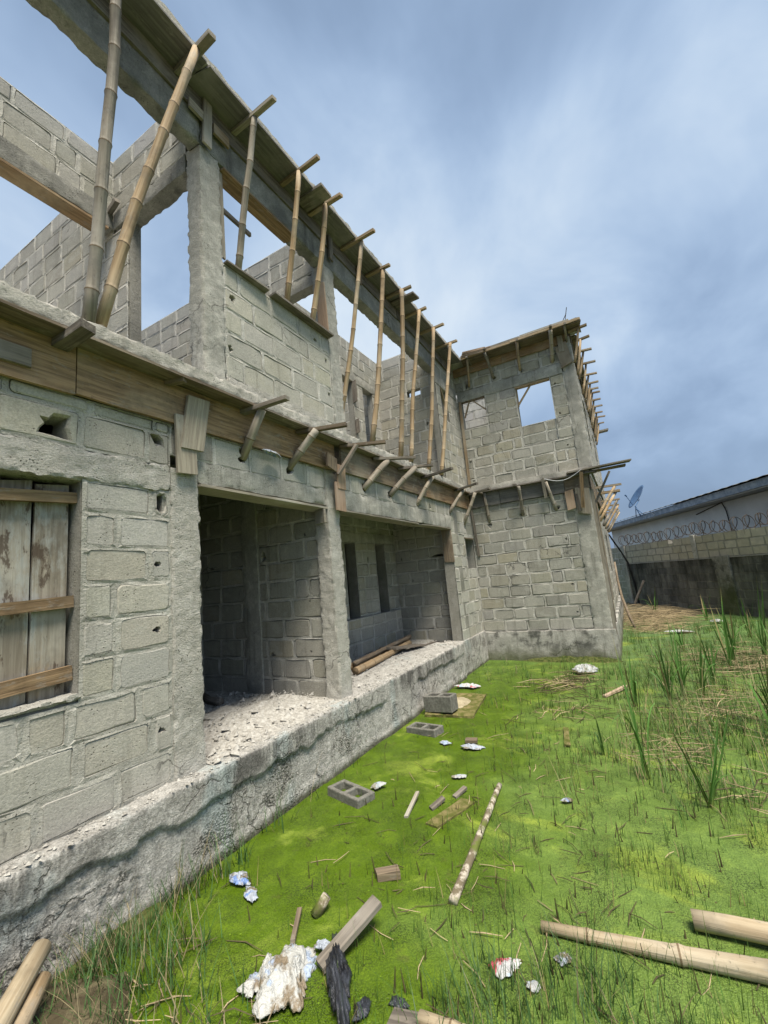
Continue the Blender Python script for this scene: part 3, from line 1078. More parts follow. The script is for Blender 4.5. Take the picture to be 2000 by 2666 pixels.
# concrete columns
rough_box('column', 2.205, 2.48, 3.19, 3.44, 0.60, 3.10, M['rough'], HOUSE, 0.022, 0.003, 0.016)
rough_box('column', 4.35, 4.60, 3.175, 3.40, 0.60, 3.47, M['rough'], HOUSE, 0.022, 0.003, 0.015)
rough_box('column', 4.365, 4.66, 4.45, 4.74, 0.60, 3.84, M['concrete'], HOUSE, 0.06, 0.01, 0.008)
# band over the first opening
rough_box('lintel', 2.47, 4.36, 3.192, 3.42, 3.0, 3.21, M['concrete'], HOUSE, 0.045, 0.008, 0.006)
wall('beam_course', FRONT, X1, Y1, 2.21, 4.37, 3.10, 3.48, 0.225, HOUSE, [(2.21, 4.37, 3.10, 3.205)], [(3.02, 3.36, 0.055, 0.075), (3.70, 3.36, 0.055, 0.065)], zc=3.205, course=0.275, pal=GREY)
timber('lintel_board', (2.47, 3.31, 2.985), (4.40, 3.31, 2.965), 0.26, 0.025, M['patch'], HOUSE)
# second opening, pier
FR2 = (0.0, 3.12, 0.0)
rough_box('lintel', 4.59, 8.6, 3.108, 3.34, 2.955, 3.215, M['concrete'], HOUSE, 0.05, 0.012, 0.008)
wall('beam_course', FR2, X1, Y1, 4.59, 8.55, 3.2, 3.48, 0.225, HOUSE, [], [(5.2, 3.33, 0.06, 0.07), (6.0, 3.33, 0.06, 0.07), (6.97, 3.30, 0.06, 0.07), (7.55, 3.31, 0.04, 0.06)], zc=3.21, course=0.27)
timber('lintel_board', (4.60, 3.22, 2.945), (6.9, 3.22, 2.935), 0.24, 0.02, M['patch'], HOUSE)
timber('lintel_board', (6.85, 3.23, 2.925), (8.5, 3.20, 2.935), 0.2, 0.018, M['patch'], HOUSE, bow=0.015)
wall('pier_wall', FR2, X1, Y1, 8.53, 10.0, 0.62, 3.48, 0.225, HOUSE, [(9.38, 9.99, 2.09, 2.76)], [(8.62, 3.31, 0.05, 0.08), (9.5, 3.12, 0.05, 0.07)], zc=0.62, blen=0.44,
     pal=[(0.325, 0.317, 0.272), (0.345, 0.339, 0.298), (0.318, 0.305, 0.256), (0.355, 0.35, 0.314)])
timber('window_board', (9.36, 3.2, 2.775), (10.0, 3.2, 2.775), 0.2, 0.025, M['form_old'], HOUSE)
rough_box('window_lining', 9.40, 9.99, 3.30, 3.33, 2.09, 2.76, M['concrete'], HOUSE, 0.15, 0.004, 0.003)
# porch: back wall with two slots, side walls, inner room
wall('porch_wall', (0, 4.6, 0), X1, Y1, 4.62, 8.8, 0.64, 3.84, 0.225, HOUSE, [(6.74, 7.11, 1.34, 2.78), (7.88, 8.285, 1.34, 2.78), (4.62, 8.8, 2.80, 2.98)], [(7.55, 2.42, 0.025, 0.06)], zc=0.62, gap=0.008, gb=0.45, joint=(0.02, 0.024))
rough_box('lintel', 4.65, 8.76, 4.585, 4.8, 2.79, 2.99, M['concrete'], HOUSE, 0.08, 0.006, 0.005)
wall('low_wall', (0, 4.53, 0), X1, Y1, 4.66, 8.66, 0.64, 1.34, 0.07, HOUSE, zc=0.66)
wall('porch_side_wall', (8.76, 0, 0), Y1, X1, 3.12, 4.62, 0.62, 3.48, 0.225, HOUSE, [], [(3.60, 2.42, 0.16, 0.03), (4.28, 1.91, 0.03, 0.04), (4.45, 2.40, 0.02, 0.035)], zc=0.62, gap=0.008, gb=0.45, joint=(0.02, 0.024))
timber('formwork_patch', (8.535, 3.225, 2.95), (8.525, 3.215, 2.25), 0.21, 0.03, M['form_old'], HOUSE, roll=1.5708)
rough_box('loose_block', 8.55, 8.74, 3.14, 3.34, 0.66, 0.93, M['concrete'], HOUSE, 0.07, 0.006, 0.004)
wall('room_wall', (4.395, 0, 0), Y1, X1, 3.39, 5.7, 0.64, 3.84, 0.2, HOUSE, [], [(4.36, 2.44, 0.045, 0.08), (3.62, 2.68, 0.02, 0.03), (3.60, 1.85, 0.015, 0.02), (4.33, 1.15, 0.05, 0.03), (3.63, 1.2, 0.015, 0.02)], zc=0.62, gap=0.008, gb=0.45, joint=(0.02, 0.024))
wall('room_wall', (0, 5.65, 0), X1, Y1, -1.5, 4.6, 0.64, 3.84, 0.2, HOUSE, zc=0.62)
rough_box('room_divider', 1.75, 1.9, 3.43, 5.66, 0.64, 3.84, M['concrete'], HOUSE, 0.25, 0.006, 0.004)
rough_box('rear_wall', -1.5, 19.0, 8.7, 8.9, -0.1, 3.84, M['core'], HOUSE, 0.6, 0.006, 0.004)
rough_box('end_wall', -1.7, -1.5, 3.2, 8.9, -0.1, 3.84, M['core'], HOUSE, 0.5, 0.006, 0.004)
rough_box('inner_wall', 8.77, 8.97, 4.62, 8.7, 0.6, 3.84, M['core'], HOUSE, 0.5, 0.006, 0.004)

# wing, ground floor
WX = (10.0, 0, 0)
wall('wing_wall', WX, Y1, X1, 0.80, 3.13, 0.60, 3.50, 0.225, HOUSE, [],
     [(1.02, 2.52, 0.03, 0.025), (1.05, 1.56, 0.03, 0.025), (1.02, 0.86 + 0.12, 0.03, 0.02), (1.90, 3.15, 0.055, 0.06), (1.18, 3.17, 0.055, 0.06), (2.68, 3.12, 0.055, 0.06)], zc=0.62, gap=0.009, gb=0.45, joint=(0.021, 0.024))
rough_box('column', 9.985, 10.25, 0.465, 0.815, 0.60, 3.85, M['concrete'], HOUSE, 0.045, 0.010, 0.008)
wall('wing_side_wall', (10.2, 0.50, 0), X1, Y1, 0.0, 8.8, 0.62, 3.84, 0.225, HOUSE, [(1.6, 2.8, 1.6, 2.8), (5.2, 6.4, 1.6, 2.8)], zc=0.62)
rough_box('wing_end_wall', 18.8, 19.0, 0.5, 8.9, 0.6, 3.84, M['core'], HOUSE, 0.5, 0.006, 0.004)

# first floor slab
rough_box('floor_slab', -1.5, 9.95, 3.0, 3.3, 3.852, 3.985, M['slab'], HOUSE, 0.025, 0.006, 0.028)
rough_box('floor_slab', -1.5, 9.95, 3.28, 8.9, 3.85, 3.98, M['slab'], HOUSE, 0.3, 0.006, 0.006)
rough_box('floor_slab', 9.9, 19.0, 0.42, 8.9, 3.854, 3.987, M['slab'], HOUSE, 0.07, 0.012, 0.012)

# upper floor: columns, infill, beams
rough_box('column', 2.50, 2.755, 3.09, 3.30, 3.96, 6.52, M['concrete'], HOUSE, 0.025, 0.004, 0.012)
rough_box('column', 4.535, 4.79, 3.09, 3.30, 3.96, 6.52, M['concrete'], HOUSE, 0.025, 0.004, 0.012)
rough_box('column', -0.9, -0.65, 3.09, 3.30, 3.96, 6.52, M['concrete'], HOUSE, 0.06, 0.008, 0.008)
wall('infill_wall', (0, 3.10, 0), X1, Y1, 2.75, 4.54, 3.97, 5.33, 0.15, HOUSE, [], [(2.86, 5.0, 0.035, 0.05), (2.81, 4.42, 0.03, 0.04), (4.23, 5.18, 0.04, 0.025), (4.45, 4.98, 0.025, 0.035), (4.46, 4.5, 0.022, 0.03)],
     zc=4.08, pal=[(0.335, 0.326, 0.290), (0.345, 0.335, 0.288), (0.325, 0.317, 0.28), (0.35, 0.337, 0.28)], off=1)
rough_box('wall_base', 2.75, 4.6, 3.06, 3.25, 3.96, 4.09, M['rough'], HOUSE, 0.04, 0.016, 0.016)
timber('sill_board', (2.78, 3.13, 5.345), (3.35, 3.10, 5.345), 0.16, 0.022, M['grey_wood'], HOUSE)
timber('sill_board', (3.42, 3.10, 5.345), (4.53, 3.09, 5.345), 0.20, 0.025, M['grey_wood'], HOUSE)
timber('jamb_board', (2.772, 3.15, 5.45), (2.768, 3.15, 6.5), 0.12, 0.022, M['patch'], HOUSE)
timber('jamb_board', (4.515, 3.14, 5.36), (4.515, 3.16, 6.2), 0.15, 0.025, M['pink'], HOUSE, roll=1.5708)
timber('brace_rail', (2.78, 3.22, 6.12), (3.30, 3.24, 6.12), 0.03, 0.05, M['grey_wood'], HOUSE)
rough_box('roof_beam', -1.5, 2.52, 3.085, 3.245, 6.50, 7.06, M['shade_toned_concrete'], HOUSE, 0.035, 0.005, 0.012)
rough_box('roof_beam', 2.52, 8.62, 3.085, 3.27, 6.505, 7.06, M['shade_toned_concrete'], HOUSE, 0.035, 0.006, 0.014)
timber('beam_board', (2.78, 3.18, 6.485), (3.95, 3.17, 6.485), 0.19, 0.025, M['form'], HOUSE)
# cross walls of the upper floor
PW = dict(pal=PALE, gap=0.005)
wall('cross_wall', (2.5, 0, 0), Y1, X1, 3.30, 8.6, 3.97, 7.25, 0.15, HOUSE, [(3.30, 4.31, 3.97, 6.30), (3.30, 4.6, 6.3, 6.5)], [(4.42, 4.55, 0.04, 0.09)], zc=4.0, **PW)
rough_box('lintel', 2.488, 2.66, 3.30, 4.6, 6.30, 6.505, M['shade_toned_concrete'], HOUSE, 0.04, 0.008, 0.008)
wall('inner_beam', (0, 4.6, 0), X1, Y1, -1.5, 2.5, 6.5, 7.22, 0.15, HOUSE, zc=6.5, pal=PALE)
rough_box('lintel', -1.5, 2.5, 4.588, 4.78, 6.31, 6.55, M['shade_toned_concrete'], HOUSE, 0.05, 0.008, 0.006)
timber('beam_board', (-1.4, 4.69, 6.295), (2.42, 4.69, 6.295), 0.2, 0.025, M['form'], HOUSE)
timber('beam_wedge', (2.44, 4.42, 6.56), (2.45, 4.60, 6.50), 0.05, 0.06, M['grey_wood'], HOUSE)
wall('cross_wall', (4.65, 0, 0), Y1, X1, 3.30, 8.6, 3.97, 7.25, 0.15, HOUSE, [(3.30, 4.0, 3.97, 6.35), (3.3, 4.6, 6.35, 6.55)], zc=4.0, **PW)
rough_box('lintel', 4.635, 4.81, 3.29, 4.6, 6.35, 6.55, M['concrete'], HOUSE, 0.06, 0.008, 0.006)
wall('upper_inner_wall', (0, 4.6, 0), X1, Y1, 4.80, 8.72, 3.97, 7.25, 0.15, HOUSE, [(7.14, 7.52, 5.05, 6.33), (7.93, 8.36, 5.05, 6.33), (4.8, 8.72, 6.34, 6.54)], zc=4.0, **PW)
rough_box('lintel', 4.8, 8.7, 4.588, 4.78, 6.335, 6.545, M['concrete'], HOUSE, 0.07, 0.008, 0.006)
timber('jamb_board', (7.535, 4.57, 6.33), (7.535, 4.57, 5.85), 0.10, 0.03, M['grey_wood'], HOUSE, roll=1.5708)
timber('jamb_board', (7.535, 4.57, 5.45), (7.535, 4.57, 5.15), 0.10, 0.03, M['grey_wood'], HOUSE, roll=1.5708)
wall('cross_wall', (8.7, 0, 0), Y1, X1, 3.24, 8.6, 3.97, 7.25, 0.15, HOUSE, [(3.52, 3.86, 6.12, 6.28)], [(3.45, 5.39, 0.03, 0.04), (4.40, 4.9, 0.03, 0.03)], zc=4.0)
rough_box('upper_rear_wall', 2.6, 19.0, 8.6, 8.75, 3.98, 6.4, M['core'], HOUSE, 0.6, 0.006, 0.004)
# upper pier next to the wing
wall('upper_pier', (0, 3.10, 0), X1, Y1, 8.6, 10.0, 3.97, 7.05, 0.15, HOUSE, [(8.86, 9.28, 5.50, 6.24), (8.6, 10.0, 6.25, 6.5)], [], zc=3.98, blen=0.40)
rough_box('lintel', 8.61, 9.99, 3.088, 3.27, 6.24, 6.51, M['concrete'], HOUSE, 0.06, 0.008, 0.006)
timber('jamb_board', (8.90, 3.12, 6.2), (9.2, 3.12, 5.75), 0.05, 0.03, M['stick'], HOUSE)
# wing, upper floor
def wing_skip(a, z):
    return False


wall('wing_upper_wall', WX, Y1, X1, 0.59, 3.11, 3.97, 7.03, 0.16, HOUSE, [(2.40, 3.0, 5.50, 6.215), (0.90, 1.665, 4.74, 6.185), (0.59, 3.11, 6.2, 6.44)],
     [(1.5, 6.53, 0.04, 0.04), (0.78, 6.52, 0.055, 0.05), (2.13, 6.56, 0.05, 0.05), (2.83, 6.56, 0.035, 0.07), (0.80, 5.30, 0.02, 0.02), (0.75, 4.55, 0.02, 0.02), (0.80, 6.0, 0.02, 0.02), (2.95, 4.7, 0.03, 0.04), (2.92, 4.2, 0.025, 0.025)], zc=3.96, gap=0.009, gb=0.5, joint=(0.024, 0.028))
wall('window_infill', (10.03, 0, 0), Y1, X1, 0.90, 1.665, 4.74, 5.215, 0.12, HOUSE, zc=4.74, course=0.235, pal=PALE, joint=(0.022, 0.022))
rough_box('lintel', 9.985, 10.17, 0.6, 3.09, 6.19, 6.45, M['concrete'], HOUSE, 0.06, 0.010, 0.008)
rough_box('column', 9.985, 10.25, 0.345, 0.60, 3.96, 7.0, M['concrete'], HOUSE, 0.045, 0.008, 0.008)
wall('wing_side_wall', (10.25, 0.38, 0), X1, Y1, 0.0, 8.7, 3.97, 7.0, 0.16, HOUSE, [(1.6, 2.8, 5.0, 6.2), (5.2, 6.4, 5.0, 6.2)], zc=3.98)
wall('wing_inner_wall', (11.6, 0, 0), Y1, X1, 2.45, 6.0, 3.97, 7.2, 0.15, HOUSE, zc=4.0, pal=[(0.47, 0.46, 0.43), (0.44, 0.43, 0.40)])  # lighter palette: daylight falling on this wall is put into the block colour
# window timbers of the wing
timber('window_frame', (9.98, 3.035, 4.02), (9.98, 3.02, 6.2), 0.06, 0.035, M['stick'], HOUSE, roll=1.5708)
timber('window_frame', (10.06, 2.405, 5.75), (10.06, 2.405, 6.2), 0.03, 0.04, M['stick'], HOUSE, roll=1.5708)
timber('window_frame', (10.06, 1.66, 5.7), (10.06, 1.66, 6.18), 0.03, 0.05, M['stick'], HOUSE)
timber('window_frame', (10.06, 2.38, 6.19), (10.06, 3.02, 6.19), 0.10, 0.03, M['form_old'], HOUSE)
timber('window_frame', (10.06, 0.9, 6.165), (10.06, 1.68, 6.165), 0.12, 0.03, M['stick'], HOUSE)
timber('window_brace', (10.05, 2.96, 5.78), (10.05, 2.80, 6.17), 0.025, 0.035, M['stick'], HOUSE)
timber('window_brace', (10.05, 2.72, 6.18), (10.05, 2.42, 5.86), 0.025, 0.03, M['stick'], HOUSE)
timber('window_brace', (10.05, 1.66, 5.74), (10.05, 1.33, 6.15), 0.025, 0.04, M['stick'], HOUSE)

# ---------------------------------------------- formwork boards nailed to the house
def run_boards(axis, fixed, a0, a1, z0, z1, th, mats, name='formwork_board', lens=(2.2, 3.2)):
    a = a0
    while a < a1 - 0.05:
        e = min(a + U(*lens), a1)
        if a1 - e < 0.5: e = a1
        zc_ = (z0 + z1) / 2 + U(-0.008, 0.008)
        f = fixed + U(-0.006, 0.006)
        p, q = ((a + 0.004, f, zc_), (e - 0.004, f, zc_ + U(-0.006, 0.006))) if axis == 'x' else ((f, a + 0.004, zc_), (f, e - 0.004, zc_))
        timber(name, p, q, th, z1 - z0, random.choice(mats), HOUSE, wob=0.006)
        a = e


def run_soffit(axis, c, a0, a1, wd, z, mats, name='soffit_board'):
    a = a0
    while a < a1 - 0.05:
        e = min(a + U(1.8, 2.6), a1)
        if a1 - e < 0.5: e = a1
        z_ = z + U(-0.003, 0.003)
        p, q = ((a + 0.003, c, z_), (e - 0.003, c, z_)) if axis == 'x' else ((c, a + 0.003, z_), (c, e - 0.003, z_))
        timber(name, p, q, wd, 0.022, random.choice(mats), HOUSE, wob=0.005)
        a = e


run_boards('x', 3.172, -1.5, 4.55, 3.475, 3.835, 0.03, [M['form']], lens=(2.6, 3.4))
run_boards('x', 3.096, 4.6, 9.95, 3.475, 3.835, 0.03, [M['form'], M['form'], M['form_old']])
run_soffit('x', 3.08, -1.5, 9.85, 0.22, 3.837, [M['form_old'], M['grey_wood']])
run_boards('y', 9.965, 0.95, 3.05, 3.51, 3.83, 0.03, [M['ply']], lens=(1.2, 1.6))
run_boards('y', 9.963, 0.46, 0.95, 3.53, 3.85, 0.03, [M['form_old']])
run_soffit('y', 9.92, 0.30, 2.98, 0.18, 3.838, [M['grey_wood']])
run_boards('x', 3.068, -1.5, 9.7, 6.835, 7.045, 0.028, [M['ply'], M['grey_wood']])
run_soffit('x', 2.935, -1.5, 9.62, 0.35, 7.062, [M['ply']])
run_boards('y', 9.965, 0.42, 3.095, 6.845, 7.05, 0.03, [M['form'], M['form_old']], lens=(1.2, 1.8))
run_soffit('y', 9.80, 0.10, 2.78, 0.40, 7.064, [M['ply'], M['form_old']])
run_soffit('x', 0.30, 10.21, 19.2, 0.16, 7.066, [M['form_old']])
run_boards('x', 0.352, 10.0, 19.0, 6.84, 7.05, 0.03, [M['form'], M['form_old']])
run_boards('x', 0.452, 10.0, 19.0, 3.5, 3.83, 0.03, [M['form_old']])
# roof gutter slab and its edge boards
rough_box('roof_slab', -1.5, 9.62, 2.775, 3.3, 7.078, 7.17, M['slab'], HOUSE, 0.07, 0.010, 0.008)
rough_box('roof_slab', 9.62, 10.2, 0.1, 3.3, 7.082, 7.17, M['slab'], HOUSE, 0.07, 0.010, 0.008)
rough_box('roof_slab', 10.2, 19.2, 0.24, 0.55, 7.08, 7.168, M['slab'], HOUSE, 0.09, 0.010, 0.008)
run_boards('y', 9.592, 0.08, 2.72, 7.075, 7.125, 0.03, [M['pink'], M['stick']], name='edge_board', lens=(1.1, 1.6))
run_boards('y', 9.60, 0.30, 2.75, 7.13, 7.175, 0.03, [M['patch'], M['stick']], name='edge_board', lens=(0.9, 1.4))
for k in range(4):
    timber('edge_board', (9.53 - 0.015 * k, 2.72 - 0.02 * k, 7.09 + 0.03 * k), (9.60, 2.05 + U(-.1, .1), 7.10 + 0.028 * k), 0.05, 0.024, M['pink'], HOUSE)
# patch boards over the column heads
timber('patch_board', (2.44, 3.12, 3.76), (2.37, 3.13, 3.27), 0.215, 0.03, M['patch'], HOUSE)
timber('patch_board', (2.31, 3.135, 3.56), (2.33, 3.145, 3.05), 0.19, 0.025, M['patch'], HOUSE)
timber('patch_board', (0.90, 3.14, 3.612), (1.2, 3.14, 3.617), 0.03, 0.125, M['grey_wood'], HOUSE)
timber('patch_board', (4.35, 3.06, 3.62), (4.35, 3.07, 3.45), 0.2, 0.025, M['form_old'], HOUSE)
timber('patch_board', (4.56, 3.075, 3.54), (4.56, 3.085, 3.22), 0.17, 0.022, M['pink'], HOUSE)
timber('patch_board', (4.53, 3.095, 3.30), (4.53, 3.10, 2.93), 0.20, 0.025, M['pink'], HOUSE)
timber('patch_board', (4.27, 3.17, 2.86), (4.33, 3.36, 2.86), 0.03, 0.17, M['patch'], HOUSE)
timber('patch_board', (2.57, 3.03, 7.03), (2.55, 3.035, 6.49), 0.10, 0.025, M['patch'], HOUSE)
timber('patch_board', (2.35, 3.035, 6.80), (2.53, 3.04, 6.80), 0.03, 0.10, M['patch'], HOUSE)
timber('patch_board', (2.64, 3.035, 6.79), (2.84, 3.04, 6.79), 0.03, 0.12, M['stick'], HOUSE)
timber('patch_board', (4.68, 3.03, 7.0), (4.67, 3.035, 6.62), 0.09, 0.025, M['grey_wood'], HOUSE)
timber('patch_board', (5.45, 3.035, 7.0), (5.47, 3.04, 6.72), 0.11, 0.025, M['form_old'], HOUSE)
timber('patch_board', (9.93, 0.87, 3.54), (9.94, 0.865, 3.13), 0.17, 0.025, M['pink'], HOUSE, roll=1.5708)
timber('patch_board', (9.925, 0.61, 3.55), (9.94, 0.63, 3.0), 0.27, 0.025, M['patch'], HOUSE, roll=1.5708)
timber('patch_board', (9.93, 0.56, 6.82), (9.94, 0.49, 6.32), 0.25, 0.025, M['form_old'], HOUSE, roll=1.5708)
timber('patch_board', (9.91, 0.555, 7.03), (9.92, 0.545, 6.65), 0.11, 0.025, M['patch'], HOUSE, roll=1.5708)
for i in range(4):
    timber('corner_board', (10.02 + 0.3 * i, 0.452 - 0.01 * (i % 2), 0.5 + 0.2 * i), (10.04 + 0.28 * i, 0.45, 3.5), 0.09, 0.025, random.choice([M['patch'], M['grey_wood'], M['stick']]), HOUSE, roll=1.57)

# boarded window in the front wall
WB = empty('window_boarding')
WB.parent = HOUSE
xe = 1.52
for k, wd in enumerate((0.205, 0.215, 0.20, 0.22, 0.19, 0.14)):
    timber('plank', (xe - wd / 2, 3.335 + 0.008 * (k % 2), 1.44 + 0.012 * (k % 3)), (xe - wd / 2 + U(-0.004, 0.004), 3.335 + 0.008 * (k % 2), 2.85), wd - 0.010, 0.026, M['window_board'], WB, roll=1.5708 * 0)
    xe -= wd
timber('batten', (0.42, 3.295, 2.70), (1.565, 3.285, 2.765), 0.04, 0.075, M['batten'], WB)
timber('batten', (0.42, 3.295, 2.01), (1.54, 3.288, 2.055), 0.035, 0.075, M['batten'], WB)
timber('batten', (0.42, 3.295, 1.535), (1.535, 3.288, 1.595), 0.035, 0.09, M['batten'], WB)

# crumpled wrapper jammed under the board, first opening
# (built with the litter below)

# ---------------------------------------------- hand the blocks out
BLOCKS.sort(key=lambda b_: -b_[0])
rest = MB()
for i, (sc_, V, Fc, tn, wo_) in enumerate(BLOCKS):
    if i < 296 and sc_ > 0:
        c = sum((Vector(v) for v in V), Vector()) / len(V)
        o = mesh_obj('block', [v - c for v in V], Fc, M['block'], wo_, tint=tn, matrix=Matrix.Translation(c))
    else:
        rest.add(V, Fc, tn)
tag(rest.build('block_courses', M['block'], HOUSE), kind='stuff')

# ------------------------------------------------------------------ props, struts, crosspieces
ORD = ['first', 'second', 'third', 'fourth', 'fifth', 'sixth', 'seventh', 'eighth', 'ninth', 'tenth', 'eleventh', 'twelfth', 'thirteenth', 'fourteenth', 'fifteenth']
PROPS = [  # foot, head, where the foot stands
    ((1.49, 3.05, 3.985), (1.497, 2.73, 7.03), 0.054, 'thick bamboo prop standing furthest left on the slab edge, running out of the top'),
    ((1.575, 3.08, 3.985), (2.212, 2.735, 7.01), 0.054, 'thick bamboo prop leaning steeply right from the slab edge to the roof board'),
    ((2.97, 3.12, 5.36), (2.93, 2.73, 7.01), 0.042, 'grey bamboo prop just right of the tall column, standing on the low infill wall'),
    ((3.72, 3.12, 5.36), (3.67, 2.745, 7.01), 0.042, 'bamboo prop in the middle of the sill plank of the low infill wall'),
    ((4.20, 3.12, 5.36), (4.222, 2.76, 7.01), 0.044, 'bamboo prop on the right end of the sill plank, next to the pink jamb board'),
    ((4.93, 3.36, 3.985), (5.03, 2.70, 7.01), 0.040, 'dark bamboo prop whose foot disappears behind the second upper column'),
    ((5.36, 3.03, 3.985), (5.74, 2.735, 7.01), 0.048, 'orange bamboo prop, first on the slab edge right of the second upper column'),
    ((6.30, 3.03, 3.985), (6.36, 2.71, 7.01), 0.050, 'straight bamboo prop standing in front of the sky end of the long opening'),
    ((6.66, 3.01, 3.985), (7.10, 2.71, 7.01), 0.044, 'bamboo prop with its foot close to the straight one, leaning right'),
    ((7.45, 3.02, 3.985), (7.82, 2.72, 7.01), 0.046, 'orange bamboo prop, last but one before the wing'),
    ((8.05, 3.0, 3.985), (8.60, 2.65, 7.01), 0.046, 'pale bamboo prop nearest the wing, in front of the upper pier'),
]
for i, (a, b_, r, lab) in enumerate(PROPS):
    m_ = M['bamboo_grey'] if i in (0, 2) else M['bamboo']
    r *= (0.80 if i < 2 else 0.86)
    o = pole('bamboo_prop', a, b_, r, r * 0.86, m_, bend=0.05, spacing=0.36 if i > 1 else 0.40, seg=12)
    tag(o, lab, 'bamboo pole', 'bamboo props under the roof edge')
CROSS_UP = [(1.5, 2.55), (2.225, 2.53), (2.915, 2.43), (3.665, 2.44), (4.235, 2.51), (4.98, 2.45), (5.725, 2.60), (6.41, 2.545), (7.125, 2.575), (7.84, 2.505), (8.62, 2.50)]
for i, (x, y) in enumerate(CROSS_UP):
    o = timber('timber_crosspiece', (x + U(-.03, .03), 3.05, 7.028), (x, y, 7.03), 0.055 if i != 1 else 0.075, 0.04 if i != 1 else 0.055, M['stick'] if i not in (1, 2) else M['patch'])
    tag(o, f'short batten lying on the head of the {ORD[i]} bamboo prop from the left', 'batten', 'battens under the roof edge of the long front')
for x, y, lab in ((4.07, 2.63, 'broad grey plank stub poking out of the roof edge between the fourth and fifth props'), (6.68, 2.575, 'broad grey plank stub poking out of the roof edge right of the straight prop')):
    o = timber('plank_stub', (x, 3.04, 7.03), (x, y, 7.035), 0.22, 0.035, M['grey_wood'])
    tag(o, lab, 'plank', 'plank stubs at the roof edge')
STRUTS = [
    ((3.03, 3.235, 3.345), (3.03, 2.93, 3.79), 0.040, True), ((3.715, 3.235, 3.37), (3.86, 2.90, 3.79), 0.040, True), ((4.47, 3.06, 3.40), (4.645, 2.85, 3.79), 0.03, False),
    ((5.18, 3.15, 3.315), (5.60, 2.905, 3.79), 0.043, True), ((5.98, 3.15, 3.32), (6.345, 2.80, 3.79), 0.040, True), ((6.97, 3.15, 3.27), (7.21, 2.86, 3.79), 0.036, True),
    ((8.60, 3.14, 3.285), (8.91, 2.84, 3.79), 0.034, True), ((9.48, 3.14, 3.09), (9.55, 2.80, 3.79), 0.034, True)]
CROSS_GF = [((2.98, 3.15), (3.014, 2.58)), ((3.80, 3.14), (3.985, 2.56)), ((4.60, 3.08), (4.865, 2.54)), ((5.42, 3.07), (5.865, 2.58)), ((6.25, 3.07), (6.5, 2.55)), ((7.2, 3.07), (6.98, 2.395)),
            ((8.95, 3.07), (8.63, 2.46)), ((9.72, 3.05), (9.43, 2.42))]
for i, (a, b_, r, bam) in enumerate(STRUTS):
    if bam:
        o = pole('bamboo_strut', a, b_, r * 1.15, r * 1.1, M['bamboo_grey'], bend=0.008, spacing=0.25)
    else:
        o = timber('timber_strut', a, b_, 0.075, 0.03, M['grey_wood'], roll=0.5)
    tag(o, f'slanting strut under the long first floor edge, {ORD[i]} from the left', 'strut', 'struts under the first floor edge')
for i, (a, b_) in enumerate(CROSS_GF):
    o = timber('timber_crosspiece', (a[0], a[1], 3.802), (b_[0], b_[1], 3.805), 0.065, 0.04, M['form_old'] if i in (1, 2) else M['grey_wood'])
    tag(o, f'weathered batten on the head of the {ORD[i]} slanting strut from the left', 'batten', 'battens under the first floor edge')
o = timber('timber_crosspiece', (1.362, 3.16, 3.79), (1.37, 2.80, 3.80), 0.10, 0.055, M['grey_wood'])
tag(o, 'broken off grey timber stub below the two thick bamboo props at the left', 'batten', 'battens under the first floor edge')
o = timber('timber_crosspiece', (2.15, 3.15, 3.805), (2.21, 2.99, 3.81), 0.05, 0.03, M['form_old'])
tag(o, 'tiny timber stub under the slab edge left of the tall upper column', 'batten', 'battens under the first floor edge')
# wing: struts in front of the wall
WS = [((10.02, 2.68, 3.12), (9.90, 2.69, 3.80), 0.036, M['bamboo_grey']), ((10.02, 1.905, 3.16), (9.78, 1.865, 3.80), 0.034, M['bamboo_grey']), ((10.02, 1.18, 3.17), (9.84, 1.295, 3.80), 0.036, M['bamboo_grey'])]
for i, (a, b_, r, m_) in enumerate(WS):
    o = pole('bamboo_strut', a, b_, r, r, m_, bend=0.006, spacing=0.25)
    tag(o, f'short strut on the ground floor of the wing, {ORD[i]} from the inner corner', 'strut', 'struts on the wing ground floor')
o = timber('timber_strut', (9.86, 0.64, 3.12), (9.74, 0.56, 3.86), 0.07, 0.03, M['batten'], roll=1.5708)
tag(o, 'brown timber strip nailed upright over the wing corner, under the first floor edge', 'strut')
o = timber('timber_strut', (9.90, 0.70, 3.06), (9.93, 0.735, 3.46), 0.05, 0.025, M['grey_wood'], roll=1.5708)
tag(o, 'thin grey lath beside the brown strip on the corner of the wing', 'lath')
o = timber('timber_strut', (9.86, 1.34, 3.45), (9.80, 1.345, 3.88), 0.06, 0.03, M['patch'], roll=1.5708)
tag(o, 'pale upright lath beside the third strut of the wing', 'lath')
o = timber('timber_strut', (9.985, 3.02, 2.35), (9.975, 3.065, 3.45), 0.05, 0.03, M['grey_wood'], roll=1.5708)
tag(o, 'long grey lath standing in the inner corner above the small slot window', 'lath')
for i, y in enumerate((1.90, 2.72)):
    o = timber('timber_crosspiece', (10.0, y, 3.81), (9.60, y + 0.03, 3.815), 0.055, 0.045, M['grey_wood'])
    tag(o, f'dark batten on the head of the {ORD[1 - i]} wing strut, pointing at the viewer', 'batten', 'battens on the wing')
US = [((10.0, 2.74, 6.52), (9.62, 2.60, 7.045), 0.03), ((10.03, 2.13, 6.56), (9.58, 2.16, 7.05), 0.034), ((10.03, 1.50, 6.54), (9.58, 1.41, 7.05), 0.032), ((10.03, 0.78, 6.51), (9.57, 0.685, 7.05), 0.042), ((9.97, 0.42, 6.88), (9.6, 0.40, 7.05), 0.026)]
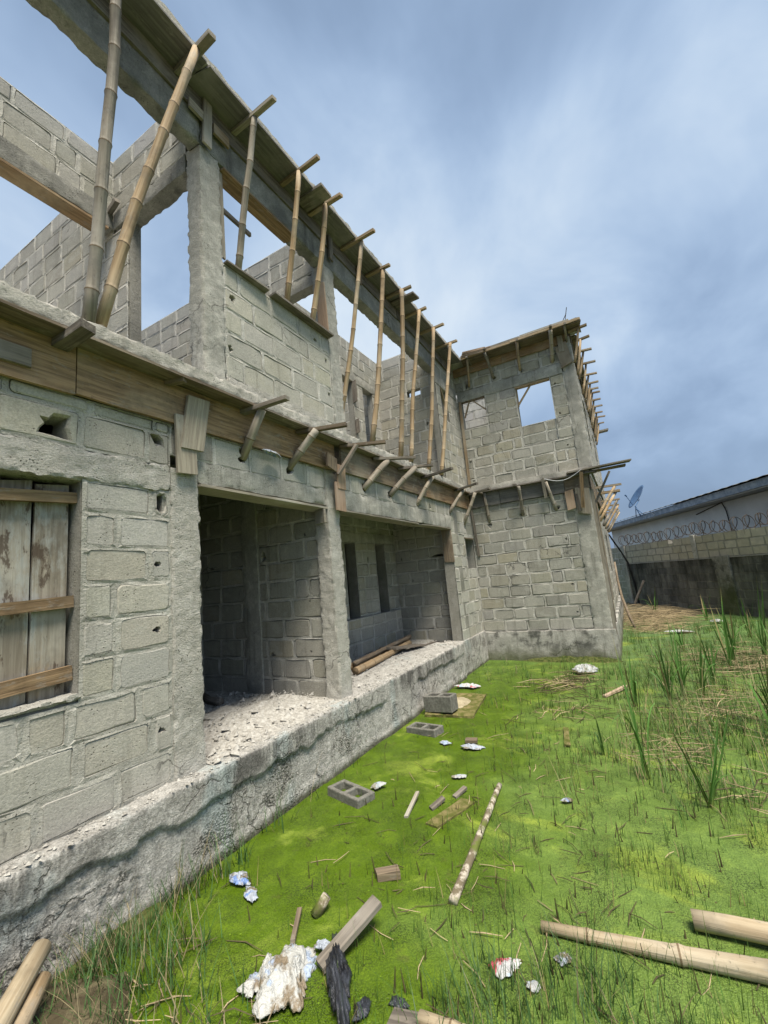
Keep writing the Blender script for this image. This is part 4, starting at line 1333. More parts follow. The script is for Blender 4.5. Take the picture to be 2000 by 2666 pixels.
for i, (a, b_, r) in enumerate(US):
    o = pole('bamboo_strut', a, b_, r, r, M['bamboo'] if i in (0, 2) else M['bamboo_grey'], bend=0.006, spacing=0.25)
    tag(o, f'short strut holding the roof edge of the wing front, {ORD[i]} from the inner corner', 'strut', 'struts under the wing roof edge')
    o = timber('timber_crosspiece', (9.98, b_[1] + 0.01, 7.045), (9.50, b_[1] - 0.02, 7.06 + 0.06 * (i in (1, 3))), 0.05, 0.04, M['grey_wood'])
    tag(o, f'batten end poking out over the {ORD[i]} roof strut of the wing front', 'batten', 'battens under the wing roof edge')
# wing: the long side, seen end on
SX = [9.78, 10.33, 11.02, 11.8, 12.6, 13.24, 13.75, 14.1, 14.77, 15.45, 16.15, 16.72, 17.5]
for i, x in enumerate(SX):
    o = timber('timber_crosspiece', (x + U(-.1, .1), 0.36, 7.02), (x, U(-0.10, -0.01), 7.01), 0.07, 0.04, M['stick'])
    tag(o, f'{ORD[i]} batten from the front jutting from the roof edge on the wing side', 'batten', 'battens along the far side of the wing roof')
    o = pole('bamboo_strut', (x + U(-.15, .05), 0.33, 6.25 + U(-.08, .08)), (x + 0.03, 0.15, 7.0), 0.028, 0.026, M['stick'] if i % 3 else M['bamboo'], bamboo=bool(i % 3 == 0), bend=0.01, spacing=0.3)
    tag(o, f'{ORD[i]} slanting strut from the front under the roof edge on the wing side', 'strut', 'struts along the far side of the wing roof')
o = timber('plank', (18.7, 0.45, 7.0), (18.7, -0.12, 7.02), 0.3, 0.06, M['patch'])
tag(o, 'broad pale plank jutting from the far end of the wing roof edge', 'plank')
SG = [(11.93, .07, .05), (13.02, .16, .06), (14.93, .08, .05), (16.4, .08, .05), (17.9, .08, .05), (18.9, .08, .05)]
for i, (x, wd, th) in enumerate(SG):
    o = timber('timber_crosspiece', (x, 0.5, 3.80), (x, -0.15 + 0.04 * i, 3.79), wd, th, M['stick'])
    tag(o, f'{ORD[i]} batten from the front jutting at first floor level on the wing side', 'batten', 'battens along the far side of the wing first floor')
    o = pole('bamboo_strut', (x - 0.35, 0.47, 3.02), (x, 0.0, 3.76), 0.05 if i == 2 else 0.036, 0.036, M['bamboo_grey'] if i in (2, 4) else M['bamboo'], bend=0.01, spacing=0.3)
    tag(o, f'{ORD[i]} slanting strut from the front at first floor level on the wing side', 'strut', 'struts along the far side of the wing first floor')
o = timber('plank', (9.86, 0.85, 3.90), (9.95, -0.36, 3.945), 0.20, 0.03, M['grey_wood'])
tag(o, 'long grey plank sticking far out at the corner of the wing, upper of two', 'plank', 'planks at the wing corner')
o = timber('plank', (9.98, 0.8, 3.86), (10.05, -0.26, 3.885), 0.18, 0.03, M['form_old'])
tag(o, 'darker plank just below the longest one at the corner of the wing', 'plank', 'planks at the wing corner')
o = timber('timber_strut', (10.1, 0.44, 3.15), (10.2, 0.05, 3.84), 0.05, 0.04, M['grey_wood'])
tag(o, 'thin brace under the two planks at the corner of the wing', 'strut')
# starter bars and a drooping wire
mb = MB()
mb.tube([(9.75, 0.38, 7.15), (9.74, 0.36, 7.3), (9.72, 0.30, 7.52)], 0.008, 5)
mb.tube([(9.75, 0.38, 7.15), (9.76, 0.43, 7.25), (9.75, 0.33, 7.40)], 0.008, 5)
tag(mb.build('steel_bar', M['wire']), 'bent steel bars standing on the roof corner of the wing', 'steel bars')
mb = MB()
pts = [(9.78, 1.30 - 0.75 * s, 3.855 - 0.13 * math.sin(math.pi * s) + 0.06 * s) for s in [k / 10 for k in range(11)]]
mb.tube(pts, 0.007, 5)
tag(mb.build('hanging_wire', M['white_cable']), 'thin pale wire sagging below the first floor edge of the wing', 'wire')

# ------------------------------------------------------------------ boundary wall
PN = Vector((0.5154493, -0.85692008, 0))           # inward (away from the yard)
PU = Vector((-0.85692008, -0.5154493, 0))          # along, from the far end to the right
PO = Vector((21.25, 0.12, 0))
PW_ = empty('boundary_wall')
tag(PW_, 'boundary wall of cement blocks, black with damp below and pale above, crossing behind the reeds', 'wall')


def dark_tint(c):
    k = U(0.7, 1.25)
    if c.z > 1.76:
        return pick([(0.39, 0.355, 0.27), (0.41, 0.375, 0.295), (0.37, 0.34, 0.262)])
    return pick([(0.22, 0.215, 0.185), (0.26, 0.25, 0.215), (0.18, 0.175, 0.155)])


w1, m1 = wall('wall_body', PO, PU, PN, 0.0, 15.0, -0.3, 2.5, 0.2, PW_, [(2.86, 3.12, 2.36, 2.5)], zc=-0.25, course=0.25, tintf=dark_tint, collect=False, mortar='old_wall', gap=0.006)
w2, m2 = wall('wall_body', PO + Vector((0.03, 0.0, 0)), (0.87, 0.5, 0), (0.5, -0.87, 0), 0.0, 2.2, -0.3, 2.48, 0.2, PW_, zc=-0.25, pal=[(0.27, 0.265, 0.225), (0.24, 0.24, 0.21)], collect=False)
allb = sorted([b_ + (M['old_wall'],) for b_ in m1] + [b_ + (M['block'],) for b_ in m2], key=lambda b_: -b_[0])
rest = MB()
for i, (sc_, V, Fc, tn, wo_, bm_) in enumerate(allb):
    if i < 290 and sc_ > 0:
        c = sum((Vector(v) for v in V), Vector()) / len(V)
        mesh_obj('block', [v - c for v in V], Fc, bm_, wo_, tint=tn, matrix=Matrix.Translation(c))
    else:
        rest.add(V, Fc, tn)
if rest.v:
    tag(rest.build('block_courses', M['old_wall'], PW_), kind='stuff')
M['pier'] = concrete('stained_pier', (0.22, 0.21, 0.18), (0.07, 0.07, 0.06), (0.30, 0.29, 0.26), 0.9, 0.7, 0.03, algae=(1.2, 0.2))


def along_box(name, a0, a1, d0, d1, z0, z1, mat, parent):
    c = [PO + PU * a + PN * d for a in (a0, a1) for d in (d0, d1)]
    vs, n = [], 8
    for k in range(n + 1):
        z = z0 + (z1 - z0) * k / n
        for p in (c[0], c[2], c[3], c[1]):
            q = Vector((p.x, p.y, z))
            vs.append(q + nv(q, 2.3) * 0.03 + nv(q, 9) * 0.015)
    fs = [(k * 4 + i, k * 4 + (i + 1) % 4, k * 4 + 4 + (i + 1) % 4, k * 4 + 4 + i) for k in range(n) for i in range(4)]
    fs += [(3, 2, 1, 0), (n * 4, n * 4 + 1, n * 4 + 2, n * 4 + 3)]
    return mesh_obj(name, vs, fs, mat, parent, recalc=True)


along_box('pier', 4.85, 5.45, -0.07, 0.05, -0.3, 1.78, M['pier'], PW_)
along_box('pier', -0.05, 0.16, -0.05, 0.18, -0.3, 2.5, M['concrete'], PW_)
along_box('pier', 4.02, 4.20, -0.03, 0.1, 1.76, 2.55, M['mortar'], PW_)
along_box('ledge', 0.1, 15.0, -0.035, 0.03, 1.735, 1.775, M['core'], PW_)
# razor wire on the wall
mb = MB()
N_ = 700
pts = []
for k in range(N_):
    s = k / (N_ - 1)
    a = 9.2 * s - 0.2
    an = s * 2 * math.pi * 44
    r = 0.20 + 0.03 * math.sin(s * 40)
    cc = PO + PU * (a + 0.16 * math.sin(an * 0.5)) + PN * (0.1 + r * math.cos(an) * 0.8)
    pts.append(Vector((cc.x, cc.y, 2.72 + 0.04 * math.sin(s * 17) + r * math.sin(an))))
mb.tube(pts, 0.011, 4)
for k in range(5):
    cc = PO + PU * (0.3 + 2.1 * k) + PN * 0.1
    mb.tube([(cc.x, cc.y, 2.4), (cc.x, cc.y, 2.9)], 0.012, 5)
tag(mb.build('razor_wire', M['wire']), 'coil of rusty razor wire along the top of the boundary wall', 'razor wire')
mb = MB()
pts = []
for p in [(19.4, 0.50, 2.98), (19.9, 0.35, 2.62), (20.3, 0.18, 2.25), (20.6, 0.02, 1.8), (20.8, -0.06, 1.2), (20.85, -0.12, 0.6), (20.85, -0.14, -0.1)]:
    pts.append(Vector(p))
mb.tube(pts, [0.03, 0.035, 0.03, 0.04, 0.045, 0.05, 0.05], 6)
tag(mb.build('hanging_cable', M['cable']), 'thick black cable drooping from the wing to the foot of the boundary wall', 'cable')

# ------------------------------------------------------------------ neighbour's bungalow
NB = empty('neighbour_bungalow')
tag(NB, 'pale blue plastered bungalow with a low sheet roof behind the boundary wall', 'house')
HU = Vector((-0.9325, -0.36115, 0))
HN = Vector((0.36115, -0.9325, 0))
HO = Vector((31.2, 1.55, 0))


def hb(a, d, z):
    p = HO + HU * a + HN * d
    return Vector((p.x, p.y, z))


def hbox(name, a0, a1, d0, d1, z0, z1, mat):
    vs = [hb(a, d, z) for z in (z0, z1) for d in (d0, d1) for a in (a0, a1)]
    return mesh_obj(name, vs, [(0, 1, 3, 2), (4, 6, 7, 5), (0, 4, 5, 1), (2, 3, 7, 6), (0, 2, 6, 4), (1, 5, 7, 3)], mat, NB, recalc=True)


hbox('wall', 0.8, 26, 0.7, 9.5, -0.1, 3.72, M['plaster'])
hbox('fascia', 0.0, 27, 0.0, 0.05, 3.78, 4.02, M['fascia'])
hbox('fascia', -0.05, 0.0, 0.0, 10.2, 3.78, 4.02, M['fascia'])
hbox('soffit', 0.02, 27, 0.055, 0.9, 3.74, 3.775, M['soffit'])
vs, fs = [], []
nr = 110
for k in range(nr + 1):
    a = -0.15 + 27.2 * k / nr
    zz_ = 0.02 * (k % 2)
    vs += [hb(a, -0.10, 4.05 + zz_), hb(a, 5.0, 5.1 + zz_), hb(a, 10.2, 4.05 + zz_)]
for k in range(nr):
    fs += [(k * 3, k * 3 + 3, k * 3 + 4, k * 3 + 1), (k * 3 + 1, k * 3 + 4, k * 3 + 5, k * 3 + 2)]
mesh_obj('roof', vs, fs, M['roofing'], NB)
mesh_obj('gable', [hb(0.0, 0.05, 4.02), hb(0.0, 10.1, 4.02), hb(0.0, 5.0, 5.06)], [(0, 1, 2)], M['fascia'], NB)
mb = MB()
mb.tube([hb(10.2, 0.68, 3.5), hb(12.0, 0.66, 3.72), hb(12.15, 0.66, 3.4), hb(12.25, 0.66, 2.4)], 0.02, 5)
mb.build('cable', M['cable'], NB)

# satellite dish at the eave
DISH = empty('satellite_dish', hb(6.9, -0.05, 4.0))
tag(DISH, 'blue satellite dish on a bent arm at the roof edge of the bungalow', 'satellite dish')
dl = DISH.location
dc = Vector((26.85, -1.00, 5.16))
vd = (Vector((26.85, -1.00, 5.16)) - CAM).normalized()
dn = (-RX * 0.9 - RY * 0.40)
dn = ((dn - vd * dn.dot(vd)).normalized() - vd * 0.24).normalized()
da = dn.cross(Vector((0, 0, 1))).normalized()
db = da.cross(dn)
vs, fs = [], []
for i in range(7):
    r = 0.64 * i / 6
    for k in range(24):
        an = 2 * math.pi * k / 24
        vs.append(dc + (da * math.cos(an) + db * math.sin(an) * 1.08) * max(r, 0.001) + dn * (0.30 * r * r) - dl)
for i in range(6):
    for k in range(24):
        k2 = (k + 1) % 24
        fs.append((i * 24 + k, i * 24 + k2, i * 24 + 24 + k2, i * 24 + 24 + k))
o = mesh_obj('reflector', vs, fs, M['dish'], DISH, smooth=True)
md = o.modifiers.new('thick', 'SOLIDIFY'); md.thickness = 0.02
mb = MB()
foot = hb(6.9, -0.05, 3.95) - dl
mb.tube([foot, foot + Vector((0.1, 0.15, 0.55)), dc - dn * 0.05 - dl + Vector((0, 0, -0.1))], 0.03, 8)
mb.tube([foot + Vector((0.5, 0.19, 0.02)), foot + Vector((0.1, 0.15, 0.45))], 0.02, 6)
mb.tube([foot + Vector((-0.4, -0.15, 0.02)), foot + Vector((0.1, 0.15, 0.45))], 0.02, 6)
mb.build('mount', M['dish'], DISH)
mb = MB()
mb.tube([dc - db * 0.5 + dn * 0.05 - dl, dc - db * 0.2 + dn * 0.55 - dl], 0.016, 6)
mb.tube([dc - db * 0.2 + dn * 0.52 - dl, dc - db * 0.17 + dn * 0.64 - dl], 0.04, 8)
mb.build('feed_arm', M['dish'], DISH)
mb = MB()
mb.tube([foot + Vector((-0.3, -0.1, 0.1)), foot + Vector((-0.9, -0.35, 0.12)), foot + Vector((-1.3, -0.5, -0.1))], 0.015, 5)
mb.build('cable', M['white_cable'], DISH)

# ------------------------------------------------------------------ vegetation
def blade(mb, base, h_, w_, lean, az, curl, tint, segs=3):
    """one tapered, bending leaf strip"""
    d = Vector((math.cos(az), math.sin(az), 0))
    s = Vector((-d.y, d.x, 0))
    vs = []
    for i in range(segs + 1):
        t = i / segs
        p = Vector(base) + Vector((0, 0, h_ * (t - curl * 0.35 * t * t))) + d * (lean * t + curl * h_ * 0.8 * t * t)
        ww = w_ * (1 - t) ** 0.8 * 0.5 if i < segs else 0.0004
        vs += [p - s * ww, p + s * ww]
    mb.add(vs, [(2 * i, 2 * i + 1, 2 * i + 3, 2 * i + 2) for i in range(segs)], tint)


def grass_density(x, y):
    d = 0.0
    d += 0.9 * sm(1.9, 0.2, y)                                   # open side
    d += 0.25 * sm(3.2, 1.5, y) * sm(3.0, 7.0, x)
    d += 1.4 * sm(2.55, 1.85, x) * sm(1.7, 1.0, y)               # foreground right
    d *= 0.18 + 2.0 * max(0, noise.noise(Vector((x * 1.1, y * 1.1, 7))) + 0.10)
    d += 0.06
    if y > 1.9 and x < 6.0: d *= 0.45
    return d


def scatter_grass():
    mb = MB()
    dead = MB()
    n = 0
    while n < 2100:
        # sample by area with a bias to the near field
        x = 1.2 + (rnd() ** 1.7) * 14.0
        y = U(-1.2 - 0.35 * x, 3.0)
        pr = proj((x, y, 0))
        if not pr or not (-40 < pr[0] < 2040 and pr[1] < 2720):
            n += 0.02
            continue
        if x > 9.8 and y > 0.35: continue
        if rnd() > grass_density(x, y):
            continue
        k = random.randint(2, 6)
        tall = U(0.6, 1.3)
        for _ in range(k):
            bx, by = x + random.gauss(0, 0.03), y + random.gauss(0, 0.03)
            h_ = U(0.06, 0.20) * tall * (1.0 if x < 7 else 1.3)
            g = U(0.6, 1.25)
            tint = (0.080 * g * U(.8, 1.3), 0.165 * g, 0.032 * g, 1)
            if rnd() < 0.12: tint = (0.27, 0.21, 0.10, 1)
            if rnd() < 0.15: tint = (0.055, 0.045, 0.025, 1); h_ *= 0.6
            blade(mb, (bx, by, -0.01), h_, U(0.003, 0.0065) * (1 if x < 5 else 1.6), h_ * U(0.0, 0.35), U(0, 6.28), U(0, 0.45) ** 2, tint)
        n += 1
    # tufts on the bank at the lower left and along the plinth foot
    def tuft(x, y, z, k, hmin, hmax, spread, dead_p=0.2):
        for _ in range(k):
            bx, by = x + random.gauss(0, spread), min(y + random.gauss(0, spread), 3.03)
            h_ = U(hmin, hmax)
            g = U(0.6, 1.2)
            tint = (0.055 * g, 0.12 * g, 0.03 * g, 1) if rnd() > dead_p else (0.24 * g, 0.20 * g, 0.11 * g, 1)
            blade(mb, (bx, by, z), h_, U(0.004, 0.008), h_ * U(0.05, 0.6), U(0, 6.28), U(0.05, 0.6), tint, 4)
    for _ in range(80):
        tuft(U(0.95, 1.9), U(2.35, 3.02), 0.02, random.randint(6, 15), 0.06, 0.30, 0.05, 0.25)
    for _ in range(26):
        tuft(U(1.3, 1.75), U(1.75, 2.3), 0.0, random.randint(4, 9), 0.05, 0.20, 0.05, 0.35)
    for _ in range(26):
        tuft(U(1.7, 2.6), U(2.86, 3.02), 0.0, random.randint(4, 9), 0.08, 0.38, 0.04, 0.2)
    for x in (2.95, 3.02, 3.1, 3.5, 4.3, 6.3, 7.6, 8.1, 8.6, 9.2):
        tuft(x, 2.99, 0.0, random.randint(4, 9), 0.12, 0.40, 0.05, 0.15)
    for _ in range(70):
        tuft(U(1.8, 2.55), U(0.1, 1.15), 0.0, random.randint(4, 10), 0.08, 0.30, 0.04, 0.12)
    for _ in range(110):
        tuft(U(6.0, 10.5), U(-2.6, 0.5), 0.0, random.randint(5, 11), 0.12, 0.42, 0.07, 0.2)
    for _ in range(26):
        tuft(U(8.0, 9.7), U(0.6, 2.8), 0.0, random.randint(4, 8), 0.06, 0.22, 0.06, 0.3)
    for _ in range(60):
        tuft(U(4.2, 6.8), U(-1.6, 0.1), 0.0, random.randint(6, 12), 0.10, 0.34, 0.06, 0.2)
    for _ in range(230):                                    # fine pale sedge thickening towards the right edge
        x = U(4.4, 12.5)
        y = U(-0.30 * x + 0.6, -0.12 * x + 0.9) + abs(random.gauss(0, 0.35))
        if x > 9.6 and y > 0.3: continue
        for _k in range(random.randint(5, 12)):
            h_ = U(0.15, 0.48)
            g = U(0.7, 1.25)
            tint = (0.13 * g, 0.21 * g, 0.06 * g, 1) if rnd() < 0.72 else (0.31 * g, 0.25 * g, 0.13 * g, 1)
            blade(mb, (x + random.gauss(0, 0.07), y + random.gauss(0, 0.07), -0.01), h_, U(0.004, 0.008), h_ * U(0.05, 0.5), U(0, 6.28), U(0.0, 0.6), tint, 4)
    o = mb.build('grass', M['blade'])
    tag(o, kind='stuff')


scatter_grass()


def stems(name, spots, z0=0.0):
    """loose dead stems lying about; spots: (x, y, sx, sy, count, min, max, colour bias, lift)"""
    mb = MB()
    for (x, y, sx_, sy_, cnt, l0, l1, dark, lift) in spots:
        for _ in range(cnt):
            cx, cy = random.gauss(x, sx_), random.gauss(y, sy_)
            if cy > 2.98 and cx < 10: continue
            if cx > 9.85 and cy > 0.4: continue
            L = U(l0, l1)
            az = U(0, 6.28)
            tl = U(-0.10, 0.10)
            z = z0 + abs(random.gauss(0.01, lift))
            d = Vector((math.cos(az), math.sin(az), tl)) * L / 2
            b_ = Vector((U(-.1, .1), U(-.1, .1), U(-0.02, .06))) * L
            g = U(0.6, 1.15)
            t_ = (0.42 * g, 0.33 * g, 0.20 * g, 1) if rnd() > dark else (0.10 * g, 0.085 * g, 0.045 * g, 1)
            c = Vector((cx, cy, z))
            mb.tube([c - d, c + b_, c + d], [0.002, U(0.002, 0.0045) if L < 0.36 else U(0.004, 0.007), 0.002], 4, t_, cap=False)
    o = mb.build(name, M['straw'])
    tag(o, kind='stuff')


stems('straw', [(15.5, -0.4, 0.9, 0.5, 330, 0.4, 1.2, 0.1, 0.06), (17.5, -0.5, 1.2, 0.6, 260, 0.4, 1.2, 0.1, 0.10), (14.0, -0.4, 0.35, 0.45, 90, 0.3, 1.0, 0.15, 0.04),
                (9.8, -1.75, 0.7, 0.5, 330, 0.3, 0.9, 0.15, 0.06), (7.2, -0.9, 0.6, 0.4, 130, 0.2, 0.6, 0.3, 0.05), (5.4, -0.15, 0.22, 0.16, 54, 0.2, 0.5, 0.25, 0.05), (6.3, -0.35, 0.3, 0.25, 36, 0.15, 0.5, 0.35, 0.03),
                (8.0, 1.15, 0.35, 0.30, 130, 0.2, 0.6, 0.6, 0.04), (6.6, 0.95, 0.3, 0.3, 40, 0.15, 0.5, 0.6, 0.02), (4.7, -0.75, 0.25, 0.2, 36, 0.15, 0.5, 0.3, 0.04)])
stems('dead_twigs', [(3.6, 1.6, 1.0, 0.7, 60, 0.04, 0.22, 0.85, 0.008), (2.6, 1.5, 0.4, 0.6, 60, 0.04, 0.20, 0.75, 0.01), (1.35, 2.6, 0.25, 0.3, 60, 0.06, 0.35, 0.3, 0.02), (1.55, 1.95, 0.15, 0.3, 40, 0.06, 0.3, 0.4, 0.02),
                     (4.6, 0.7, 1.2, 0.8, 80, 0.04, 0.24, 0.75, 0.008), (3.1, 0.4, 0.4, 0.5, 36, 0.04, 0.2, 0.7, 0.01), (6.5, 1.3, 1.3, 0.9, 80, 0.06, 0.3, 0.7, 0.01)])


def stubble():
    mb = MB()
    for _ in range(420):
        x = 1.8 + rnd() ** 1.4 * 6.5
        y = U(-1.0, 2.7)
        if rnd() > 0.35 + 0.65 * sm(2.4, 0.8, y): continue
        h_ = U(0.03, 0.11)
        g = U(0.6, 1.3)
        mb.tube([(x, y, -0.01), (x + U(-.02, .02), y + U(-.02, .02), h_)], [U(0.003, 0.007), 0.002], 4, (0.085 * g, 0.07 * g, 0.035 * g, 1), cap=False)
    tag(mb.build('stubble', M['straw']), kind='stuff')


stubble()

# clumps of floating weed, lumps just above the carpet
def weed_lumps():
    mb = MB()
    for _ in range(1500):
        x = 1.5 + rnd() ** 1.8 * 5.5
        y = U(-0.9, 2.95)
        if noise.noise(Vector((x * 1.6, y * 1.6, 9))) < 0.05: continue
        r = U(0.003, 0.007)
        z = U(0.001, 0.004)
        g = U(0.75, 1.35)
        an = U(0, 6.28)
        c = Vector((x, y, z))
        vs = [c + Vector((math.cos(an + k * 1.2566) * r, math.sin(an + k * 1.2566) * r, U(0, .001))) for k in range(5)]
        tn = (0.13 * g, 0.21 * g, 0.018, 1) if rnd() < 0.6 else (0.09, 0.08, 0.03, 1)
        mb.add(vs, [(0, 1, 2, 3, 4)], tn)
    tag(mb.build('floating_weed', M['blade']), kind='stuff')


weed_lumps()

REEDS = [  # x, y, height, leaves, how it is told apart
    (4.78, 0.155, 1.08, 5, 'tallest lone reed with one drooping leaf, standing in open duckweed right of centre', 0.09),
    (4.42, -0.26, 0.72, 9, 'nearest bushy reed clump, fanning out in the right foreground', 0.34),
    (9.2, -1.2, 1.25, 9, 'dense tall reed clump beside the straw at the right, furthest back', 0.10),
    (7.1, -0.19, 0.85, 6, 'leftmost reed of the row of slim clumps in the middle distance', 0.10),
    (7.4, -0.38, 0.95, 7, 'second reed of the row of slim clumps in the middle distance', 0.09),
    (7.55, -0.60, 0.85, 6, 'third reed of the row of slim clumps in the middle distance, pale at the foot', 0.12),
    (8.35, -0.85, 0.80, 7, 'reed clump between the row of slim clumps and the straw', 0.12),
    (5.25, 0.55, 0.38, 5, 'small short reed left of the tallest lone one', 0.10),
    (7.0, 0.22, 0.72, 4, 'thin reed just behind the tallest lone one', 0.14),
    (10.4, -1.88, 1.30, 9, 'reed clump at the right edge behind the straw', 0.10),
    (6.6, -1.15, 0.75, 7, 'reed clump at the right edge in front of the straw', 0.15),
    (17.8, -0.55, 0.9, 6, 'low dark reed clump at the foot of the boundary wall near the wing', 0.2),
    (15.6, -1.7, 0.8, 5, 'sparse reed in front of the stained pier of the boundary wall', 0.2),
    (5.05, -0.95, 0.55, 6, 'broad short reed clump cut by the right edge of the view', 0.2),
]
REEDS += [
    (6.1, -1.05, 0.62, 8, 'bushy low reed at the right edge just above the nearest fanning clump', 0.22),
    (8.9, -1.75, 0.80, 7, 'pale reed half buried in the straw at the right edge', 0.20),
    (9.9, -1.35, 0.95, 7, 'slim reed behind the straw, left of the one at the right edge', 0.12),
    (8.1, -0.25, 0.62, 6, 'small reed left of the row of slim clumps, towards the wing', 0.16),
    (11.2, -1.6, 0.85, 7, 'reed far back between the straw at the right and the boundary wall', 0.14),
    (12.6, -2.1, 0.85, 6, 'faint reed near the boundary wall at the right edge', 0.14),
    (10.9, -0.7, 0.6, 6, 'low reed between the far straw heap and the row of slim clumps', 0.18),
]
for (x, y, hgt, nl, lab, fan) in REEDS:
    rt = empty('reed_plant', (x, y, 0))
    tag(rt, lab, 'reed', 'reeds in the flooded yard')
    for k in range(nl + 2):
        mb = MB()
        h_ = hgt * 1.22 * (1.0 if k == 0 else U(0.5, 1.0))
        g = U(0.8, 1.2)
        az = U(0, 6.28)
        cu = U(0.0, 0.12)
        sprd = U(0.4, 1.7)
        if k == 1: cu = 0.55
        if k % 4 == 3: cu = U(0.25, 0.6)
        segs = 8
        d = Vector((math.cos(az), math.sin(az), 0)); s = Vector((-d.y, d.x, 0))
        vs, fs, tn = [], [], []
        wd = U(0.009, 0.016) * (1.0 if x < 6 else 1.35)
        b0 = Vector((U(-.025, .025), U(-.025, .025), -0.02))
        for i in range(segs + 1):
            t = i / segs
            drop = cu * h_ * (t ** 3) * 1.0
            p = b0 + Vector((0, 0, h_ * t - drop)) + d * (fan * sprd * h_ * t * U(0.97, 1.03) + cu * h_ * 0.6 * t * t)
            ww = wd * 0.5 * (0.55 + 0.9 * math.sin(math.pi * min(t * 0.9 + 0.12, 1))) * (1 if t < 0.75 else max(0.03, (1 - t) / 0.25))
            vs += [p - s * ww, p + d * ww * 0.35, p + s * ww]
            q = 1 - sm(0.0, 0.18, t)
            dry = sm(0.72, 1.0, t) * (k % 3 == 0) + (0.85 if k % 6 == 5 else 0)
            cg = Vector((0.080 * g + 0.12 * q, 0.180 * g + 0.05 * q, 0.034 * g + 0.02 * q))
            cg = cg.lerp(Vector((0.30, 0.235, 0.11)), min(dry, 1))
            tn += [(cg.x, cg.y, cg.z, 1)] * 3
        for i in range(segs):
            fs += [(3 * i, 3 * i + 1, 3 * i + 4, 3 * i + 3), (3 * i + 1, 3 * i + 2, 3 * i + 5, 3 * i + 4)]
        mesh_obj('leaf', vs, fs, M['blade'], rt, smooth=True, tint=tn)

# ------------------------------------------------------------------ blocks, logs, boards, litter
def hollow_block(loc, rz, tilt, lab, L=0.45, Wd=0.22, Ht=0.22, sunk=0.0, shallow=False, chips=0.006):
    """two-cell sandcrete block: shell, cross web, open cells"""
    bm = bmesh.new()
    t = 0.042
    xs = [-L / 2, -L / 2 + t, -t / 2, t / 2, L / 2 - t, L / 2]
    ys = [-Wd / 2, -Wd / 2 + t, Wd / 2 - t, Wd / 2]
    G = {}
    for i, x in enumerate(xs):
        for j, y in enumerate(ys):
            for k, z in enumerate((0, Ht)):
                sh = 0.006 if (k == 0 and 0 < i < 5 and 0 < j < 3) else 0
                G[i, j, k] = bm.verts.new((x, y, z))
    holes_ = {(1, 1), (3, 1)}
    for i in range(5):
        for j in range(3):
            if (i, j) in holes_: continue
            bm.faces.new([G[i, j, 1], G[i + 1, j, 1], G[i + 1, j + 1, 1], G[i, j + 1, 1]])
            bm.faces.new([G[i, j, 0], G[i, j + 1, 0], G[i + 1, j + 1, 0], G[i + 1, j, 0]])
    for i in range(5):
        for j in (0, 3):
            bm.faces.new([G[i, j, 0], G[i + 1, j, 0], G[i + 1, j, 1], G[i, j, 1]])
    for j in range(3):
        for i in (0, 5):
            bm.faces.new([G[i, j, 0], G[i, j + 1, 0], G[i, j + 1, 1], G[i, j, 1]])
    for (i, j) in holes_:
        loop = [(i, j), (i + 1, j), (i + 1, j + 1), (i, j + 1)]
        for a, b_ in zip(loop, loop[1:] + loop[:1]):
            bm.faces.new([G[a + (0,)], G[b_ + (0,)], G[b_ + (1,)], G[a + (1,)]])
        if shallow:
            zz2 = Ht - 0.05
            fl = [bm.verts.new((xs[q[0]], ys[q[1]], zz2)) for q in loop]
            bm.faces.new(fl)
    bmesh.ops.recalc_face_normals(bm, faces=bm.faces)
    bmesh.ops.bevel(bm, geom=list(bm.edges), offset=0.010, segments=2, affect='EDGES', profile=0.5)
    for v in bm.verts:
        v.co += noise.noise_vector(v.co * 14 + Vector(loc)) * chips * 0.6
    me = bpy.data.meshes.new('hollow_block')
    bm.to_mesh(me); bm.free()
    me.materials.append(M['hollow'])
    o = bpy.data.objects.new('hollow_block', me)
    COL.objects.link(o)
    o.location = loc
    o.rotation_euler = (tilt[0], tilt[1], rz)
    tag(o, lab, 'cement block', 'hollow blocks lying by the plinth')
    return o


hollow_block((3.645, 2.645, -0.15), math.radians(75), (0.03, -0.02), 'nearest hollow block lying flat in the duckweed with two open cells')
hollow_block((5.40, 2.64, -0.14), math.radians(80), (-0.02, 0.03), 'hollow block lying flat in the duckweed just in front of the sand covered board')
hollow_block((6.13, 2.70, 0.055), math.radians(86), (0.0, 0.05), 'block with filled cells standing on the sandy board beside the plinth', shallow=True)
o = rough_box('wooden_board', -0.55, 0.55, -0.36, 0.36, -0.03, 0.03, M['mossy_wood'], None, 0.06, 0.01, 0.006)
o.location = (6.55, 2.62, 0.015)
o.rotation_euler = (0.01, -0.01, 0.12)
tag(o, 'mossy board floating under the standing block beside the plinth', 'board')
vs, fs = [], []
for i in range(13):
    for j in range(13):
        x, y = i / 6 - 1, j / 6 - 1
        r = math.hypot(x, y)
        vs.append((6.55 + x * 0.36, 2.66 + y * 0.27, 0.03 + 0.09 * max(0, 1 - r) + 0.012 * noise.noise(Vector((x * 4, y * 4, 0))) - (0.04 if r > 1.05 else 0)))
for i in range(12):
    for j in range(12):
        a = i * 13 + j
        fs.append((a, a + 13, a + 14, a + 1))
tag(mesh_obj('sand_heap', vs, fs, M['sand'], smooth=True), 'small heap of sand on the floating board behind the standing block', 'sand heap')


def single(o, lab, cat, group=None):
    return tag(o, lab, cat, group)


